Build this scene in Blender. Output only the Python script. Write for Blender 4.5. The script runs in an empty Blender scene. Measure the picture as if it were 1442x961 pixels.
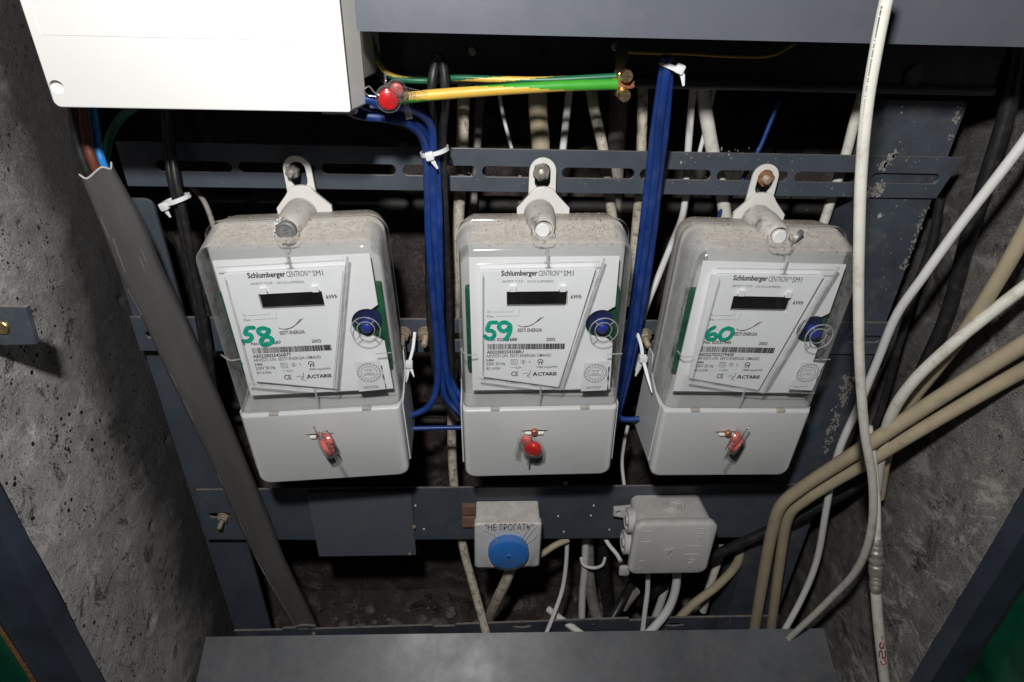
import bpy, math, random
import numpy as np
from mathutils import Vector, Matrix, noise
random.seed(7); np.random.seed(7)
S = bpy.context.scene
COL = S.collection

# ------------------------------------------------------------------ camera
FPX, CX, CY = 846.0, 721.0, 480.5
def _n(v): v = np.array(v, float); return v/np.linalg.norm(v)
_D = _n([-38, -482, FPX]); _X = np.array([22600, 120, FPX]); _X = _n(_X - _X.dot(_D)*_D)
_Z = np.cross(_D, _X); _Z = -_Z if _Z[1] > 0 else _Z
M = np.stack([_X, _D, _Z])                       # world = M @ (right, down, forward)
cam = bpy.data.objects.new('camera', bpy.data.cameras.new('camera')); COL.objects.link(cam)
R, DN, FW = M[:, 0], M[:, 1], M[:, 2]
cam.matrix_world = Matrix(((R[0], -DN[0], -FW[0], 0), (R[1], -DN[1], -FW[1], 0), (R[2], -DN[2], -FW[2], 0), (0, 0, 0, 1)))
cam.data.sensor_width = 36; cam.data.lens = FPX/1442*36
cam.data.clip_start = .01; cam.data.clip_end = 50
S.camera = cam
def at(px, py, Y):                               # a point of the photograph on the plane y = Y
    d = M @ np.array([px-CX, py-CY, FPX]); return d*(Y/d[1])
def dyr(py): return (M @ np.array([0, py-CY, FPX]))[1]

# ------------------------------------------------------------------ light: the flash above the camera
w = bpy.data.worlds.new('World'); S.world = w; w.use_nodes = True
w.node_tree.nodes['Background'].inputs[0].default_value = (.9, .95, 1, 1)
w.node_tree.nodes['Background'].inputs[1].default_value = .006
L = bpy.data.lights.new('flash', 'POINT'); L.shadow_soft_size = .017
L.energy = 13.4; L.color = (1, .985, .965)
lo = bpy.data.objects.new('flash', L); COL.objects.link(lo); lo.location = (-.045, .0, .175)
S.view_settings.view_transform = 'Standard'; S.view_settings.look = 'None'
S.view_settings.exposure = .15; S.view_settings.gamma = 1
S.render.engine = 'CYCLES'
S.cycles.transparent_max_bounces = 24; S.cycles.max_bounces = 10
S.cycles.use_denoising = True

# ------------------------------------------------------------------ materials
def srgb(r, g, b):
    f = lambda c: ((c/255+.055)/1.055)**2.4 if c > 10 else c/255/12.92
    return (f(r), f(g), f(b), 1)
def nt(name):
    m = bpy.data.materials.new(name); m.use_nodes = True
    t = m.node_tree; p = t.nodes['Principled BSDF']; return m, t, p
def node(t, k, **kw):
    n = t.nodes.new(k)
    for a, b in kw.items(): setattr(n, a, b)
    return n
def coords(t, stretch=None, rnd=True):
    tc = node(t, 'ShaderNodeTexCoord'); mp = node(t, 'ShaderNodeMapping')
    t.links.new(tc.outputs['Object'], mp.inputs[0])
    if rnd:                                       # every object gets its own piece of the noise
        oi = node(t, 'ShaderNodeObjectInfo'); vm = node(t, 'ShaderNodeVectorMath', operation='SCALE'); vm.inputs[0].default_value = (3.1, 5.7, 4.3)
        t.links.new(oi.outputs['Random'], vm.inputs['Scale']); t.links.new(vm.outputs[0], mp.inputs['Location'])
    if stretch: mp.inputs['Scale'].default_value = stretch
    return mp.outputs[0]
def nz(t, co, scale, detail=4, rough=.6, dist=0):
    n = node(t, 'ShaderNodeTexNoise'); n.inputs['Scale'].default_value = scale
    n.inputs['Detail'].default_value = detail; n.inputs['Roughness'].default_value = rough
    n.inputs['Distortion'].default_value = dist
    t.links.new(co, n.inputs['Vector']); return n.outputs[0]
def ramp(t, fac, a, b, ca=(0, 0, 0, 1), cb=(1, 1, 1, 1)):
    r = node(t, 'ShaderNodeValToRGB'); r.color_ramp.elements[0].position = a; r.color_ramp.elements[1].position = b
    r.color_ramp.elements[0].color = ca; r.color_ramp.elements[1].color = cb
    t.links.new(fac, r.inputs[0]); return r.outputs[0]
def mixc(t, fac, a, b):
    m = node(t, 'ShaderNodeMix', data_type='RGBA')
    for s, v in ((m.inputs[0], fac), (m.inputs[6], a), (m.inputs[7], b)):
        if hasattr(v, 'links') or hasattr(v, 'is_output'): t.links.new(v, s)
        else: s.default_value = v
    return m.outputs[2]
def math_(t, op, a, b=None):
    m = node(t, 'ShaderNodeMath', operation=op)
    for i, v in enumerate((a, b)):
        if v is None: continue
        if hasattr(v, 'is_output'): t.links.new(v, m.inputs[i])
        else: m.inputs[i].default_value = v
    return m.outputs[0]
def bump(t, p, h, strength, dist=.001, prev=None):
    b = node(t, 'ShaderNodeBump'); b.inputs['Strength'].default_value = strength; b.inputs['Distance'].default_value = dist
    t.links.new(h, b.inputs['Height'])
    if prev is not None: t.links.new(prev, b.inputs['Normal'])
    t.links.new(b.outputs[0], p.inputs['Normal']); return b.outputs[0]
def topface(t, a=.35, b=.8):
    g = node(t, 'ShaderNodeNewGeometry'); s = node(t, 'ShaderNodeSeparateXYZ')
    t.links.new(g.outputs['True Normal'], s.inputs[0]); return ramp(t, s.outputs[2], a, b)
DUST = (.30, .255, .21, 1)
def surf(name, col, rough=.5, metal=0, var=.15, vscale=60, grime=None, gscale=30, ga=.5, gb=.75, chips=None, cscale=220, ca=.70, cb=.73,
         dust=0., bmp=.1, bscale=700, stretch=None, spec=.5, sss=0):
    m, t, p = nt(name); co = coords(t, stretch)
    dark = tuple(c*(1-var) for c in col[:3])+(1,); lite = tuple(min(1, c*(1+var)) for c in col[:3])+(1,)
    c = mixc(t, ramp(t, nz(t, co, vscale), .3, .7), dark, lite)
    if grime: c = mixc(t, ramp(t, nz(t, co, gscale, 8, .7), ga, gb), c, grime)
    if chips: c = mixc(t, ramp(t, nz(t, co, cscale, 5, .65, .25), ca, cb), c, chips)
    if dust:
        f = math_(t, 'MULTIPLY', topface(t), ramp(t, nz(t, co, 90, 8, .75), .25, .60))
        c = mixc(t, math_(t, 'MULTIPLY', f, dust), c, DUST)
    t.links.new(c, p.inputs['Base Color'])
    p.inputs['Metallic'].default_value = metal; p.inputs['Specular IOR Level'].default_value = spec
    t.links.new(ramp(t, nz(t, co, vscale*1.7), .2, .8, (rough*.75,)*3+(1,), (min(1, rough*1.25),)*3+(1,)), p.inputs['Roughness'])
    if bmp: bump(t, p, nz(t, co, bscale, 5, .6), bmp, .0006)
    if sss: p.inputs['Subsurface Weight'].default_value = sss; p.inputs['Subsurface Radius'].default_value = (.002, .002, .002)
    return m
STEEL = srgb(70, 79, 93)
MT = {}
MT['steel'] = surf('blue_grey_painted_steel', (.062, .074, .094, 1), .42, var=.18, vscale=25, grime=(.10, .10, .095, 1), gscale=60, ga=.55, gb=.85,
                   chips=(.36, .33, .29, 1), cscale=260, ca=.70, cb=.725, dust=.75, bmp=.12, bscale=420)
MT['steel_panel'] = surf('smooth_grey_painted_steel', (.094, .102, .125, 1), .38, var=.06, vscale=14, grime=(.12, .125, .13, 1), gscale=30, ga=.5, gb=.9, bmp=.05, bscale=300)
MT['steel_lid'] = surf('dusty_grey_steel_lid', (.070, .083, .104, 1), .40, var=.30, vscale=11, grime=(.125, .132, .14, 1), gscale=18, ga=.42, gb=.8,
                       chips=(.42, .42, .40, 1), cscale=330, ca=.735, cb=.75, dust=.18, bmp=.10, bscale=500)
MT['steel_chip'] = surf('chipped_painted_steel', (.055, .066, .085, 1), .45, var=.25, vscale=30, grime=(.13, .125, .11, 1), gscale=45, ga=.52, gb=.8,
                        chips=(.45, .41, .35, 1), cscale=55, ca=.66, cb=.69, dust=.8, bmp=.2, bscale=300)
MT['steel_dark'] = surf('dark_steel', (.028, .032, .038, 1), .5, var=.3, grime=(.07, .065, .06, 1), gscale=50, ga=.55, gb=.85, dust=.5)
MT['white_box'] = surf('white_painted_box', (.70, .70, .685, 1), .45, var=.03, vscale=8, grime=(.72, .71, .68, 1), gscale=12, ga=.5, gb=.8, bmp=.05, bscale=500)
MT['cover'] = surf('light_grey_plastic', (.55, .56, .56, 1), .38, var=.025, vscale=18, grime=(.50, .49, .46, 1), gscale=25, ga=.55, gb=.95, bmp=.06, bscale=1500)
MT['base'] = surf('warm_grey_plastic', (.50, .48, .44, 1), .5, var=.06, vscale=40, dust=.95, bmp=.12, bscale=900)
MT['hanger'] = surf('white_grey_plastic', (.70, .69, .66, 1), .42, var=.04, chips=(.15, .11, .08, 1), cscale=500, ca=.75, cb=.77, bmp=.05)
MT['inner'] = surf('pale_inner_plastic', (.48, .48, .475, 1), .5, var=.04, bmp=.02)
MT['label'] = surf('white_label_card', (.86, .87, .90, 1), .5, var=.015, bmp=.02, bscale=300)
MT['plate'] = surf('white_inner_plate', (.86, .86, .88, 1), .4, var=.015, bmp=.02)
MT['ink'] = surf('black_ink', (.018, .018, .02, 1), .6, var=.1, bmp=0)
MT['ink2'] = surf('grey_ink', (.09, .09, .095, 1), .6, var=.1, bmp=0)
MT['pcb'] = surf('green_circuit_board', (.008, .085, .038, 1), .4, var=.4, vscale=120, chips=(.35, .36, .3, 1), cscale=300, ca=.68, cb=.70)
MT['lcd'] = surf('black_display_glass', (.006, .006, .006, 1), .35, spec=.15, var=.2, vscale=60, bmp=0)
MT['lcd2'] = surf('grey_display_edge', (.14, .14, .145, 1), .4, bmp=0)
MT['beige_trim'] = surf('beige_trim', (.55, .53, .38, 1), .5, bmp=0)
MT['blue_btn'] = surf('blue_button_plastic', (.02, .035, .27, 1), .35, var=.1, bmp=.02)
MT['navy'] = surf('dark_blue_housing', (.012, .02, .075, 1), .3, var=.3, vscale=150, bmp=.05)
MT['red'] = surf('red_plastic', (.60, .010, .010, 1), .3, var=.15, vscale=300, bmp=.1, bscale=900)
MT['pink'] = surf('pale_red_plastic', (.72, .16, .14, 1), .3, var=.25, vscale=300, bmp=.1)
MT['blue_cap'] = surf('bright_blue_plastic', (.012, .19, .66, 1), .36, var=.08, grime=(.03, .22, .55, 1), bmp=.08, dust=.25)
MT['jbox'] = surf('grey_junction_plastic', (.57, .565, .55, 1), .5, var=.03, dust=.35, bmp=.12, bscale=1200)
MT['socket'] = surf('white_socket_plastic', (.74, .735, .725, 1), .45, var=.04, dust=.5, chips=(.25, .2, .15, 1), cscale=400, ca=.76, cb=.78, bmp=.06)
MT['wood'] = surf('brown_wood_block', (.20, .11, .075, 1), .7, var=.3)
MT['nylon'] = surf('white_nylon', (.74, .76, .76, 1), .4, var=.05, bmp=.05)
MT['wcable'] = surf('white_cable', (.66, .645, .58, 1), .5, var=.06, vscale=60, grime=(.36, .31, .24, 1), gscale=90, ga=.52, gb=.78, chips=(.09, .075, .06, 1), cscale=420, ca=.70, cb=.73, bmp=.15, bscale=500)
MT['wcable2'] = surf('clean_white_cable', (.68, .68, .67, 1), .45, var=.04, grime=(.45, .42, .37, 1), gscale=60, ga=.55, gb=.85, bmp=.08)
MT['oldcable'] = surf('old_cracked_cable', (.52, .47, .38, 1), .6, var=.2, vscale=90, grime=(.16, .13, .10, 1), gscale=160, ga=.50, gb=.64, bmp=.35, bscale=420)
MT['beige'] = surf('beige_cable', (.41, .345, .235, 1), .55, var=.07, vscale=60, grime=(.22, .17, .11, 1), gscale=70, ga=.55, gb=.85, bmp=.12, bscale=600)
MT['gcable'] = surf('grey_cable', (.30, .27, .24, 1), .6, var=.15, grime=(.12, .10, .09, 1), gscale=90, ga=.5, gb=.7, bmp=.2)
MT['black'] = surf('black_cable', (.014, .014, .015, 1), .42, var=.3, grime=(.05, .046, .042, 1), gscale=120, ga=.5, gb=.8, bmp=.12)
MT['blue'] = surf('blue_wire', (.008, .036, .185, 1), .42, var=.3, vscale=35, grime=(.045, .065, .14, 1), gscale=70, ga=.50, gb=.85, bmp=.08)
MT['lblue'] = surf('light_blue_wire', (.02, .22, .62, 1), .35, var=.1)
MT['brown'] = surf('brown_wire', (.13, .035, .016, 1), .5, var=.15)
MT['green'] = surf('green_wire', (.05, .33, .03, 1), .38, var=.1, bmp=.05)
MT['dgreen'] = surf('dark_green_wire', (.012, .12, .055, 1), .4, var=.12, bmp=.05)
MT['yellow'] = surf('yellow_wire', (.68, .44, .07, 1), .38, var=.08, bmp=.05)
MT['marker'] = surf('green_marker', (.0, .37, .25, 1), .5, var=.35, vscale=260, bmp=0)
MT['redink'] = surf('red_marker', (.50, .02, .015, 1), .5, var=.1, bmp=0)
MT['bolt'] = surf('dull_zinc', (.36, .34, .31, 1), .5, metal=.55, var=.2, vscale=200, grime=(.14, .11, .085, 1), gscale=250, bmp=.2)
MT['dustbolt'] = surf('dusty_zinc', (.34, .27, .20, 1), .6, metal=.25, var=.2, vscale=200, grime=(.22, .16, .11, 1), gscale=250, dust=.6, bmp=.3)
MT['rust'] = surf('rusty_nut', (.26, .12, .055, 1), .6, metal=.35, var=.45, vscale=350, grime=(.42, .20, .07, 1), gscale=300, bmp=.4)
MT['brass'] = surf('brass', (.62, .45, .20, 1), .28, metal=.95, var=.2, vscale=300, bmp=.15)
MT['copper'] = surf('copper', (.42, .17, .09, 1), .5, metal=.6, var=.25, vscale=400, bmp=.15)
MT['lead'] = surf('lead_seal', (.23, .235, .235, 1), .5, metal=.4, var=.2, vscale=300, bmp=.3)
MT['wire'] = surf('steel_wire', (.55, .55, .55, 1), .3, metal=.9, bmp=0)
MT['plug'] = surf('dirty_white_plug', (.72, .73, .73, 1), .5, var=.04, bmp=.08)
MT['channel'] = surf('grey_plastic_trunking', (.090, .086, .084, 1), .30, var=.15, vscale=40, stretch=(1, 1, .15), grime=(.15, .14, .135, 1), gscale=90, ga=.58, gb=.85,
                     chips=(.5, .48, .45, 1), cscale=170, ca=.735, cb=.75, bmp=.1, bscale=250)  # stretched pale streaks: smears together with painted gloss highlights
MT['channel'].node_tree  # scratched lengthways below
MT['channel_edge'] = surf('torn_plastic_edge', (.48, .46, .44, 1), .5)
MT['pipe'] = surf('black_dusty_pipe', (.02, .019, .018, 1), .7, var=.3, chips=(.25, .22, .2, 1), cscale=90, ca=.66, cb=.70, bmp=.3)
MT['door'] = surf('green_door_paint', (.003, .055, .028, 1), .22, var=.5, vscale=30, bmp=.5, bscale=60)
MT['frame'] = surf('blue_grey_frame_paint', (.032, .040, .058, 1), .42, var=.25, vscale=25, chips=(.2, .14, .08, 1), cscale=120, ca=.73, cb=.75, bmp=.15, bscale=200)
MT['debris'] = surf('dust_crumbs', (.33, .27, .22, 1), .9, var=.4, vscale=900, bmp=.4)
MT['rubble'] = surf('mortar_rubble', (.13, .115, .105, 1), .9, var=.3, vscale=100, bmp=.6, bscale=200)
MT['sticker'] = surf('pale_sticker', (.66, .67, .69, 1), .4, var=.06, vscale=200, bmp=.05)
MT['shade'] = surf('recess_shade_black', (.02, .02, .02, 1), .6, bmp=0)  # flat black standing in for the shade inside slots and holes

def thin_clear(name, haze, tint, rough=.08, dust=0, edge=.35, glossmul=1., hcol=(.6, .6, .6, 1)):
    m, t, p = nt(name); t.nodes.remove(p); out = [n for n in t.nodes if n.type == 'OUTPUT_MATERIAL'][0]
    co = coords(t)
    tr = node(t, 'ShaderNodeBsdfTransparent'); tr.inputs[0].default_value = tint
    gl = node(t, 'ShaderNodeBsdfGlossy'); gl.inputs['Roughness'].default_value = rough
    lw = node(t, 'ShaderNodeLayerWeight'); lw.inputs[0].default_value = .5
    fr = math_(t, 'ADD', .045, math_(t, 'MULTIPLY', math_(t, 'POWER', lw.outputs['Facing'], 5.0), .9))
    m1 = node(t, 'ShaderNodeMixShader'); t.links.new(math_(t, 'MINIMUM', math_(t, 'MULTIPLY', fr, glossmul), 1.), m1.inputs[0])
    t.links.new(tr.outputs[0], m1.inputs[1]); t.links.new(gl.outputs[0], m1.inputs[2])
    df = node(t, 'ShaderNodeBsdfDiffuse'); df.inputs[0].default_value = hcol
    f = math_(t, 'ADD', math_(t, 'MULTIPLY', math_(t, 'POWER', lw.outputs['Facing'], 3.0), edge), math_(t, 'MULTIPLY', ramp(t, nz(t, co, 70, 8, .7), .3, .8), haze*2))
    m2 = node(t, 'ShaderNodeMixShader'); t.links.new(f, m2.inputs[0]); t.links.new(m1.outputs[0], m2.inputs[1]); t.links.new(df.outputs[0], m2.inputs[2])
    last = m2.outputs[0]
    if dust:
        dd = node(t, 'ShaderNodeBsdfDiffuse')
        t.links.new(mixc(t, ramp(t, nz(t, co, 220, 8, .8), .35, .65), (.36, .33, .295, 1), (.56, .52, .475, 1)), dd.inputs[0])
        k = math_(t, 'MULTIPLY', topface(t, .80, .97), math_(t, 'ADD', ramp(t, nz(t, co, 130, 8, .75), .35, .6), .45))
        bf = node(t, 'ShaderNodeNewGeometry'); k = math_(t, 'MULTIPLY', k, math_(t, 'SUBTRACT', 1., bf.outputs['Backfacing']))
        k = math_(t, 'MINIMUM', math_(t, 'MULTIPLY', k, dust), .97)
        m3 = node(t, 'ShaderNodeMixShader'); t.links.new(k, m3.inputs[0]); t.links.new(last, m3.inputs[1]); t.links.new(dd.outputs[0], m3.inputs[2]); last = m3.outputs[0]
    b = node(t, 'ShaderNodeBump'); b.inputs['Strength'].default_value = .12; b.inputs['Distance'].default_value = .0004
    t.links.new(nz(t, co, 90, 4, .5), b.inputs['Height']); t.links.new(b.outputs[0], gl.inputs['Normal'])
    t.links.new(last, out.inputs[0]); return m
MT['clear'] = thin_clear('clear_polycarbonate', .010, (.95, .955, .95, 1), .10, dust=.85, edge=.80)
MT['ridge'] = thin_clear('clear_moulded_ridge', .25, (.85, .85, .85, 1), .15, edge=.6, glossmul=2.5, hcol=(.8, .8, .8, 1))
MT['post'] = thin_clear('frosted_screw_post', 1.3, (.8, .8, .78, 1), .25, dust=.5, edge=.3, hcol=(.56, .535, .50, 1))
MT['frosted'] = thin_clear('frosted_cover_side', .36, (.85, .85, .85, 1), .2, dust=.85, edge=.5, hcol=(.56, .56, .55, 1))
MT['film'] = thin_clear('clear_wrapping_film', .02, (.97, .97, .97, 1), .06, edge=.25, glossmul=1.3)
MT['sealclear'] = thin_clear('clear_seal_plastic', .015, (.96, .95, .95, 1), .08, edge=.35, glossmul=2.0, hcol=(.75, .7, .7, 1))

def concrete(name, base, dark, lite, spots=True, darkening=None, bs=1.0):
    m, t, p = nt(name); co = coords(t, None, False)
    c = mixc(t, ramp(t, nz(t, co, 9, 10, .65, .4), .32, .68), dark, base)
    c = mixc(t, ramp(t, nz(t, co, 45, 8, .7), .5, .85), c, lite)
    c = mixc(t, math_(t, 'MULTIPLY', ramp(t, nz(t, co, 500, 3, .7), .45, .62), .35), c, dark)
    c = mixc(t, ramp(t, nz(t, co, 22, 9, .75, 1.2), .565, .62), c, tuple(x*.28 for x in dark[:3])+(1,))      # soot blotches
    c = mixc(t, math_(t, 'MULTIPLY', ramp(t, nz(t, coords(t, (1, .6, 1)), 38, 9, .8, .6), .53, .60), .8), c, lite)
    c = mixc(t, math_(t, 'MULTIPLY', ramp(t, nz(t, co, 1200, 2, .6), .55, .6), .5), c, tuple(min(1, x*1.3) for x in lite[:3])+(1,))
    c = mixc(t, ramp(t, nz(t, coords(t, (1, .5, 1)), 240, 4, .7, .3), .66, .69), c, tuple(x*.2 for x in dark[:3])+(1,))
    if spots:
        for sc, a in ((110, .20), (210, .24), (420, .26)):
            v = node(t, 'ShaderNodeTexVoronoi'); v.inputs['Scale'].default_value = sc; v.inputs['Randomness'].default_value = 1
            t.links.new(co, v.inputs['Vector'])
            sel = ramp(t, nz(t, co, sc*.12, 4, .7), .54, .58)
            f = math_(t, 'MULTIPLY', math_(t, 'LESS_THAN', v.outputs['Distance'], a), sel)
            c = mixc(t, f, c, (.006, .006, .006, 1))
        c = mixc(t, ramp(t, nz(t, coords(t, (1, 1, .35)), 130, 3, .5, .8), .705, .72), c, (.46, .44, .41, 1))
    if darkening is not None: c = darkening(t, co, c)
    t.links.new(c, p.inputs['Base Color']); p.inputs['Roughness'].default_value = .85; p.inputs['Specular IOR Level'].default_value = .25
    b1 = bump(t, p, nz(t, co, 160, 10, .7), .5*bs, .0025); bump(t, p, nz(t, co, 900, 4, .7), .5*bs, .0008, b1)
    return m
def darkening_left(t, co, c):                           # the wall colour gets darker towards the inner corner
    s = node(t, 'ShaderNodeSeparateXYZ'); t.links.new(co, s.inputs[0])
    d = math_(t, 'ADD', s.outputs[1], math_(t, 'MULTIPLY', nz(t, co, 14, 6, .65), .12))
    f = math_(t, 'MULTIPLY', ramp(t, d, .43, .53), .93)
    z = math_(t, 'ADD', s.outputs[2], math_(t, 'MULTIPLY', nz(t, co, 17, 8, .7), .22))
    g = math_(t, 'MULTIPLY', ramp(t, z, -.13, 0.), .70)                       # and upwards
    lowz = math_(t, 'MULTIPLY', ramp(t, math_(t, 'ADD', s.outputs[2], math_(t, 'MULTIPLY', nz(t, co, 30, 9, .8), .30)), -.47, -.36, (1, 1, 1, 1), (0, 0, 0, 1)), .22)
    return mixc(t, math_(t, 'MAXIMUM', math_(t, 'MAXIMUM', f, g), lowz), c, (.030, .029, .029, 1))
def darkening_right(t, co, c):  # colour darkens with depth, up to the back corner
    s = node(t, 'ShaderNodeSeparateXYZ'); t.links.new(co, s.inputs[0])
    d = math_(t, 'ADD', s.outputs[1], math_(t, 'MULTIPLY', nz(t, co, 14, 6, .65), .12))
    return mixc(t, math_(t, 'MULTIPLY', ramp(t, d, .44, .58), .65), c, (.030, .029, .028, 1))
MT['wall_l'] = concrete('sooty_concrete', (.52, .50, .485, 1), (.25, .24, .235, 1), (.66, .635, .61, 1), True, darkening_left)
MT['wall_r'] = concrete('rough_grey_concrete', (.20, .188, .177, 1), (.075, .070, .066, 1), (.42, .395, .37, 1), False, darkening_right, 1.2)
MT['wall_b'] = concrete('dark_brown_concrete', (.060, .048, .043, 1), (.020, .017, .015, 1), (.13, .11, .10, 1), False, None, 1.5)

# ------------------------------------------------------------------ mesh helpers
def link(name, me, mat=None, parent=None, smooth=None, mats=None):
    for m in (mats or [mat]): me.materials.append(MT[m] if isinstance(m, str) else m)
    if smooth is not None:
        me.polygons.foreach_set('use_smooth', [True]*len(me.polygons)); me.set_sharp_from_angle(angle=math.radians(smooth))
    me.update(); o = bpy.data.objects.new(name, me); COL.objects.link(o)
    if parent is not None: o.parent = parent
    return o
class MB:
    def __init__(s): s.v = []; s.f = []; s.m = []
    def add(s, v, f, mi=0):
        n = len(s.v); s.v += [tuple(map(float, p)) for p in v]; s.f += [tuple(i+n for i in q) for q in f]; s.m += [mi]*len(f); return s
    def box(s, x0, x1, y0, y1, z0, z1, mi=0):
        v = [(x, y, z) for x in (x0, x1) for y in (y0, y1) for z in (z0, z1)]
        return s.add(v, [(0, 1, 3, 2), (4, 6, 7, 5), (0, 4, 5, 1), (2, 3, 7, 6), (0, 2, 6, 4), (1, 5, 7, 3)], mi)
    def loft(s, rings, cap0=True, cap1=True, mi=0):
        n = len(rings[0]); v = [p for r in rings for p in r]; f = []
        for k in range(len(rings)-1):
            for i in range(n): j = (i+1) % n; f.append((k*n+i, k*n+j, (k+1)*n+j, (k+1)*n+i))
        if cap0: f.append(tuple(reversed(range(n))))
        if cap1: f.append(tuple(range((len(rings)-1)*n, len(rings)*n)))
        return s.add(v, f, mi)
    def tube(s, pts, r, n=8, cap=True, mi=0, flat=None):
        P = [np.array(p, float) for p in pts]; rings = []; up = None
        for i, p in enumerate(P):
            t = P[min(i+1, len(P)-1)]-P[max(i-1, 0)]; t /= (np.linalg.norm(t)+1e-12)
            if up is None: up = np.cross(t, [0, 1, 0]) if abs(t[1]) < .9 else np.cross(t, [1, 0, 0])
            up = up-up.dot(t)*t; up /= (np.linalg.norm(up)+1e-12); b = np.cross(t, up)
            rr_ = r[i] if hasattr(r, '__len__') else r
            fu, fb = flat or (1, 1)
            rings.append([p+rr_*(fu*math.cos(a)*up+fb*math.sin(a)*b) for a in [2*math.pi*k/n for k in range(n)]])
        return s.loft(rings, cap, cap, mi)
    def ribbon(s, pts, wd, y, mi=0):               # flat stroke in the xz plane with round ends
        P = [np.array(p, float) for p in pts]; n = len(P); v = []; h = wd/2
        t0 = P[1]-P[0]; t1 = P[-1]-P[-2]
        Lf, Rt = [], []
        for i in range(n):
            t = P[min(i+1, n-1)]-P[max(i-1, 0)]; t /= (np.linalg.norm(t)+1e-12); nn = np.array([-t[1], t[0]])
            Lf.append(P[i]+nn*h); Rt.append(P[i]-nn*h)
        v = [(a[0], y, a[1]) for a in Lf]+[(a[0], y, a[1]) for a in Rt]
        s.add(v, [(i, i+1, n+i+1, n+i) for i in range(n-1)], mi)
        for e, t in ((P[0], -t0), (P[-1], t1)):
            if wd < .001: break
            t = t/np.linalg.norm(t); a0 = math.atan2(t[1], t[0])
            s.add([(e[0]+h*math.cos(a0+a), y, e[1]+h*math.sin(a0+a)) for a in np.linspace(-math.pi/2, math.pi/2, 7)], [tuple(range(7))], mi)
        return s
    def mesh(s, name='m'):
        me = bpy.data.meshes.new(name); me.from_pydata(s.v, [], s.f); me.polygons.foreach_set('material_index', s.m); me.validate(); return me
    def build(s, name, mat=None, parent=None, smooth=None, mats=None, fix=True):
        me = s.mesh(name)
        if fix:
            import bmesh
            bm = bmesh.new(); bm.from_mesh(me); bmesh.ops.recalc_face_normals(bm, faces=bm.faces)
            if any(e.is_boundary for e in bm.edges) and len(bm.verts) > 8:      # open shells: face outwards
                c = sum((v.co for v in bm.verts), Vector())/len(bm.verts)
                if sum(f.normal.dot(f.calc_center_median()-c)*f.calc_area() for f in bm.faces) < 0: bmesh.ops.reverse_faces(bm, faces=bm.faces)
            bm.to_mesh(me); bm.free()
        return link(name, me, mat, parent, smooth, mats)
def spline(pts, k=6):
    P = [np.array(p, float) for p in pts]
    if len(P) < 3: return [P[0]+(P[-1]-P[0])*i/k for i in range(k+1)]
    P = [2*P[0]-P[1]]+P+[2*P[-1]-P[-2]]; out = []
    for i in range(1, len(P)-2):
        a, b, c, d = P[i-1:i+3]
        for j in range(k):
            u = j/k; out.append(.5*((2*b)+(c-a)*u+(2*a-5*b+4*c-d)*u*u+(3*b-a-3*c+d)*u**3))
    out.append(P[-2]); return out
def rr(x0, x1, z0, z1, r, y, n=5):                 # rounded rectangle ring in xz; r = one or (bl, br, tr, tl)
    rs = r if hasattr(r, '__len__') else (r,)*4
    out = []
    for (cx, cz, a0, q) in ((x0+rs[0], z0+rs[0], math.pi, rs[0]), (x1-rs[1], z0+rs[1], 1.5*math.pi, rs[1]), (x1-rs[2], z1-rs[2], 0, rs[2]), (x0+rs[3], z1-rs[3], .5*math.pi, rs[3])):
        for k in range(n+1):
            a = a0+k/n*math.pi/2; out.append((cx+q*math.cos(a), y, cz+q*math.sin(a)))
    return out
def circ(cx, cz, r, y, n=24, rz=None):
    return [(cx+r*math.cos(2*math.pi*k/n), y, cz+(rz or r)*math.sin(2*math.pi*k/n)) for k in range(n)]
def disc(mb, cx, cz, r, y0, y1, bev=.0006, n=24, mi=0):   # disc facing -y, front at y0
    return mb.loft([circ(cx, cz, r-bev, y0, n), circ(cx, cz, r, y0+bev, n), circ(cx, cz, r, y1, n)], mi=mi)
def rbox(mb, x0, x1, y0, y1, z0, z1, r=.003, bev=.0008, mi=0):
    b = bev
    q = tuple(max(.0002, k) for k in (r if hasattr(r, '__len__') else (r,)*4))
    return mb.loft([rr(x0+b, x1-b, z0+b, z1-b, tuple(max(.0001, k-b) for k in q), y0), rr(x0+b*.3, x1-b*.3, z0+b*.3, z1-b*.3, tuple(max(.0001, k-b*.3) for k in q), y0+b*.3), rr(x0, x1, z0, z1, q, y0+b),
                    rr(x0, x1, z0, z1, q, y1-b), rr(x0+b, x1-b, z0+b, z1-b, tuple(max(.0001, k-b) for k in q), y1)], mi=mi)
def holed(outline, holes, y0, y1, bev=0):          # plate in xz with real holes
    cu = bpy.data.curves.new('c', 'CURVE'); cu.dimensions = '2D'; cu.fill_mode = 'BOTH'
    for poly in [outline]+holes:
        sp = cu.splines.new('POLY'); sp.points.add(len(poly)-1); sp.use_cyclic_u = True
        for i, p in enumerate(poly): sp.points[i].co = (p[0], p[1], 0, 1)
    cu.extrude = max((y1-y0)/2-bev, 1e-5); cu.bevel_depth = bev; cu.bevel_resolution = 1; cu.offset = -bev
    o = bpy.data.objects.new('c', cu); COL.objects.link(o)
    dg = bpy.context.evaluated_depsgraph_get(); me = bpy.data.meshes.new_from_object(o.evaluated_get(dg))
    bpy.data.objects.remove(o); bpy.data.curves.remove(cu)
    me.transform(Matrix.Translation((0, (y0+y1)/2, 0)) @ Matrix.Rotation(math.pi/2, 4, 'X'))
    me.materials.clear(); return me
_tc = {}
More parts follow.
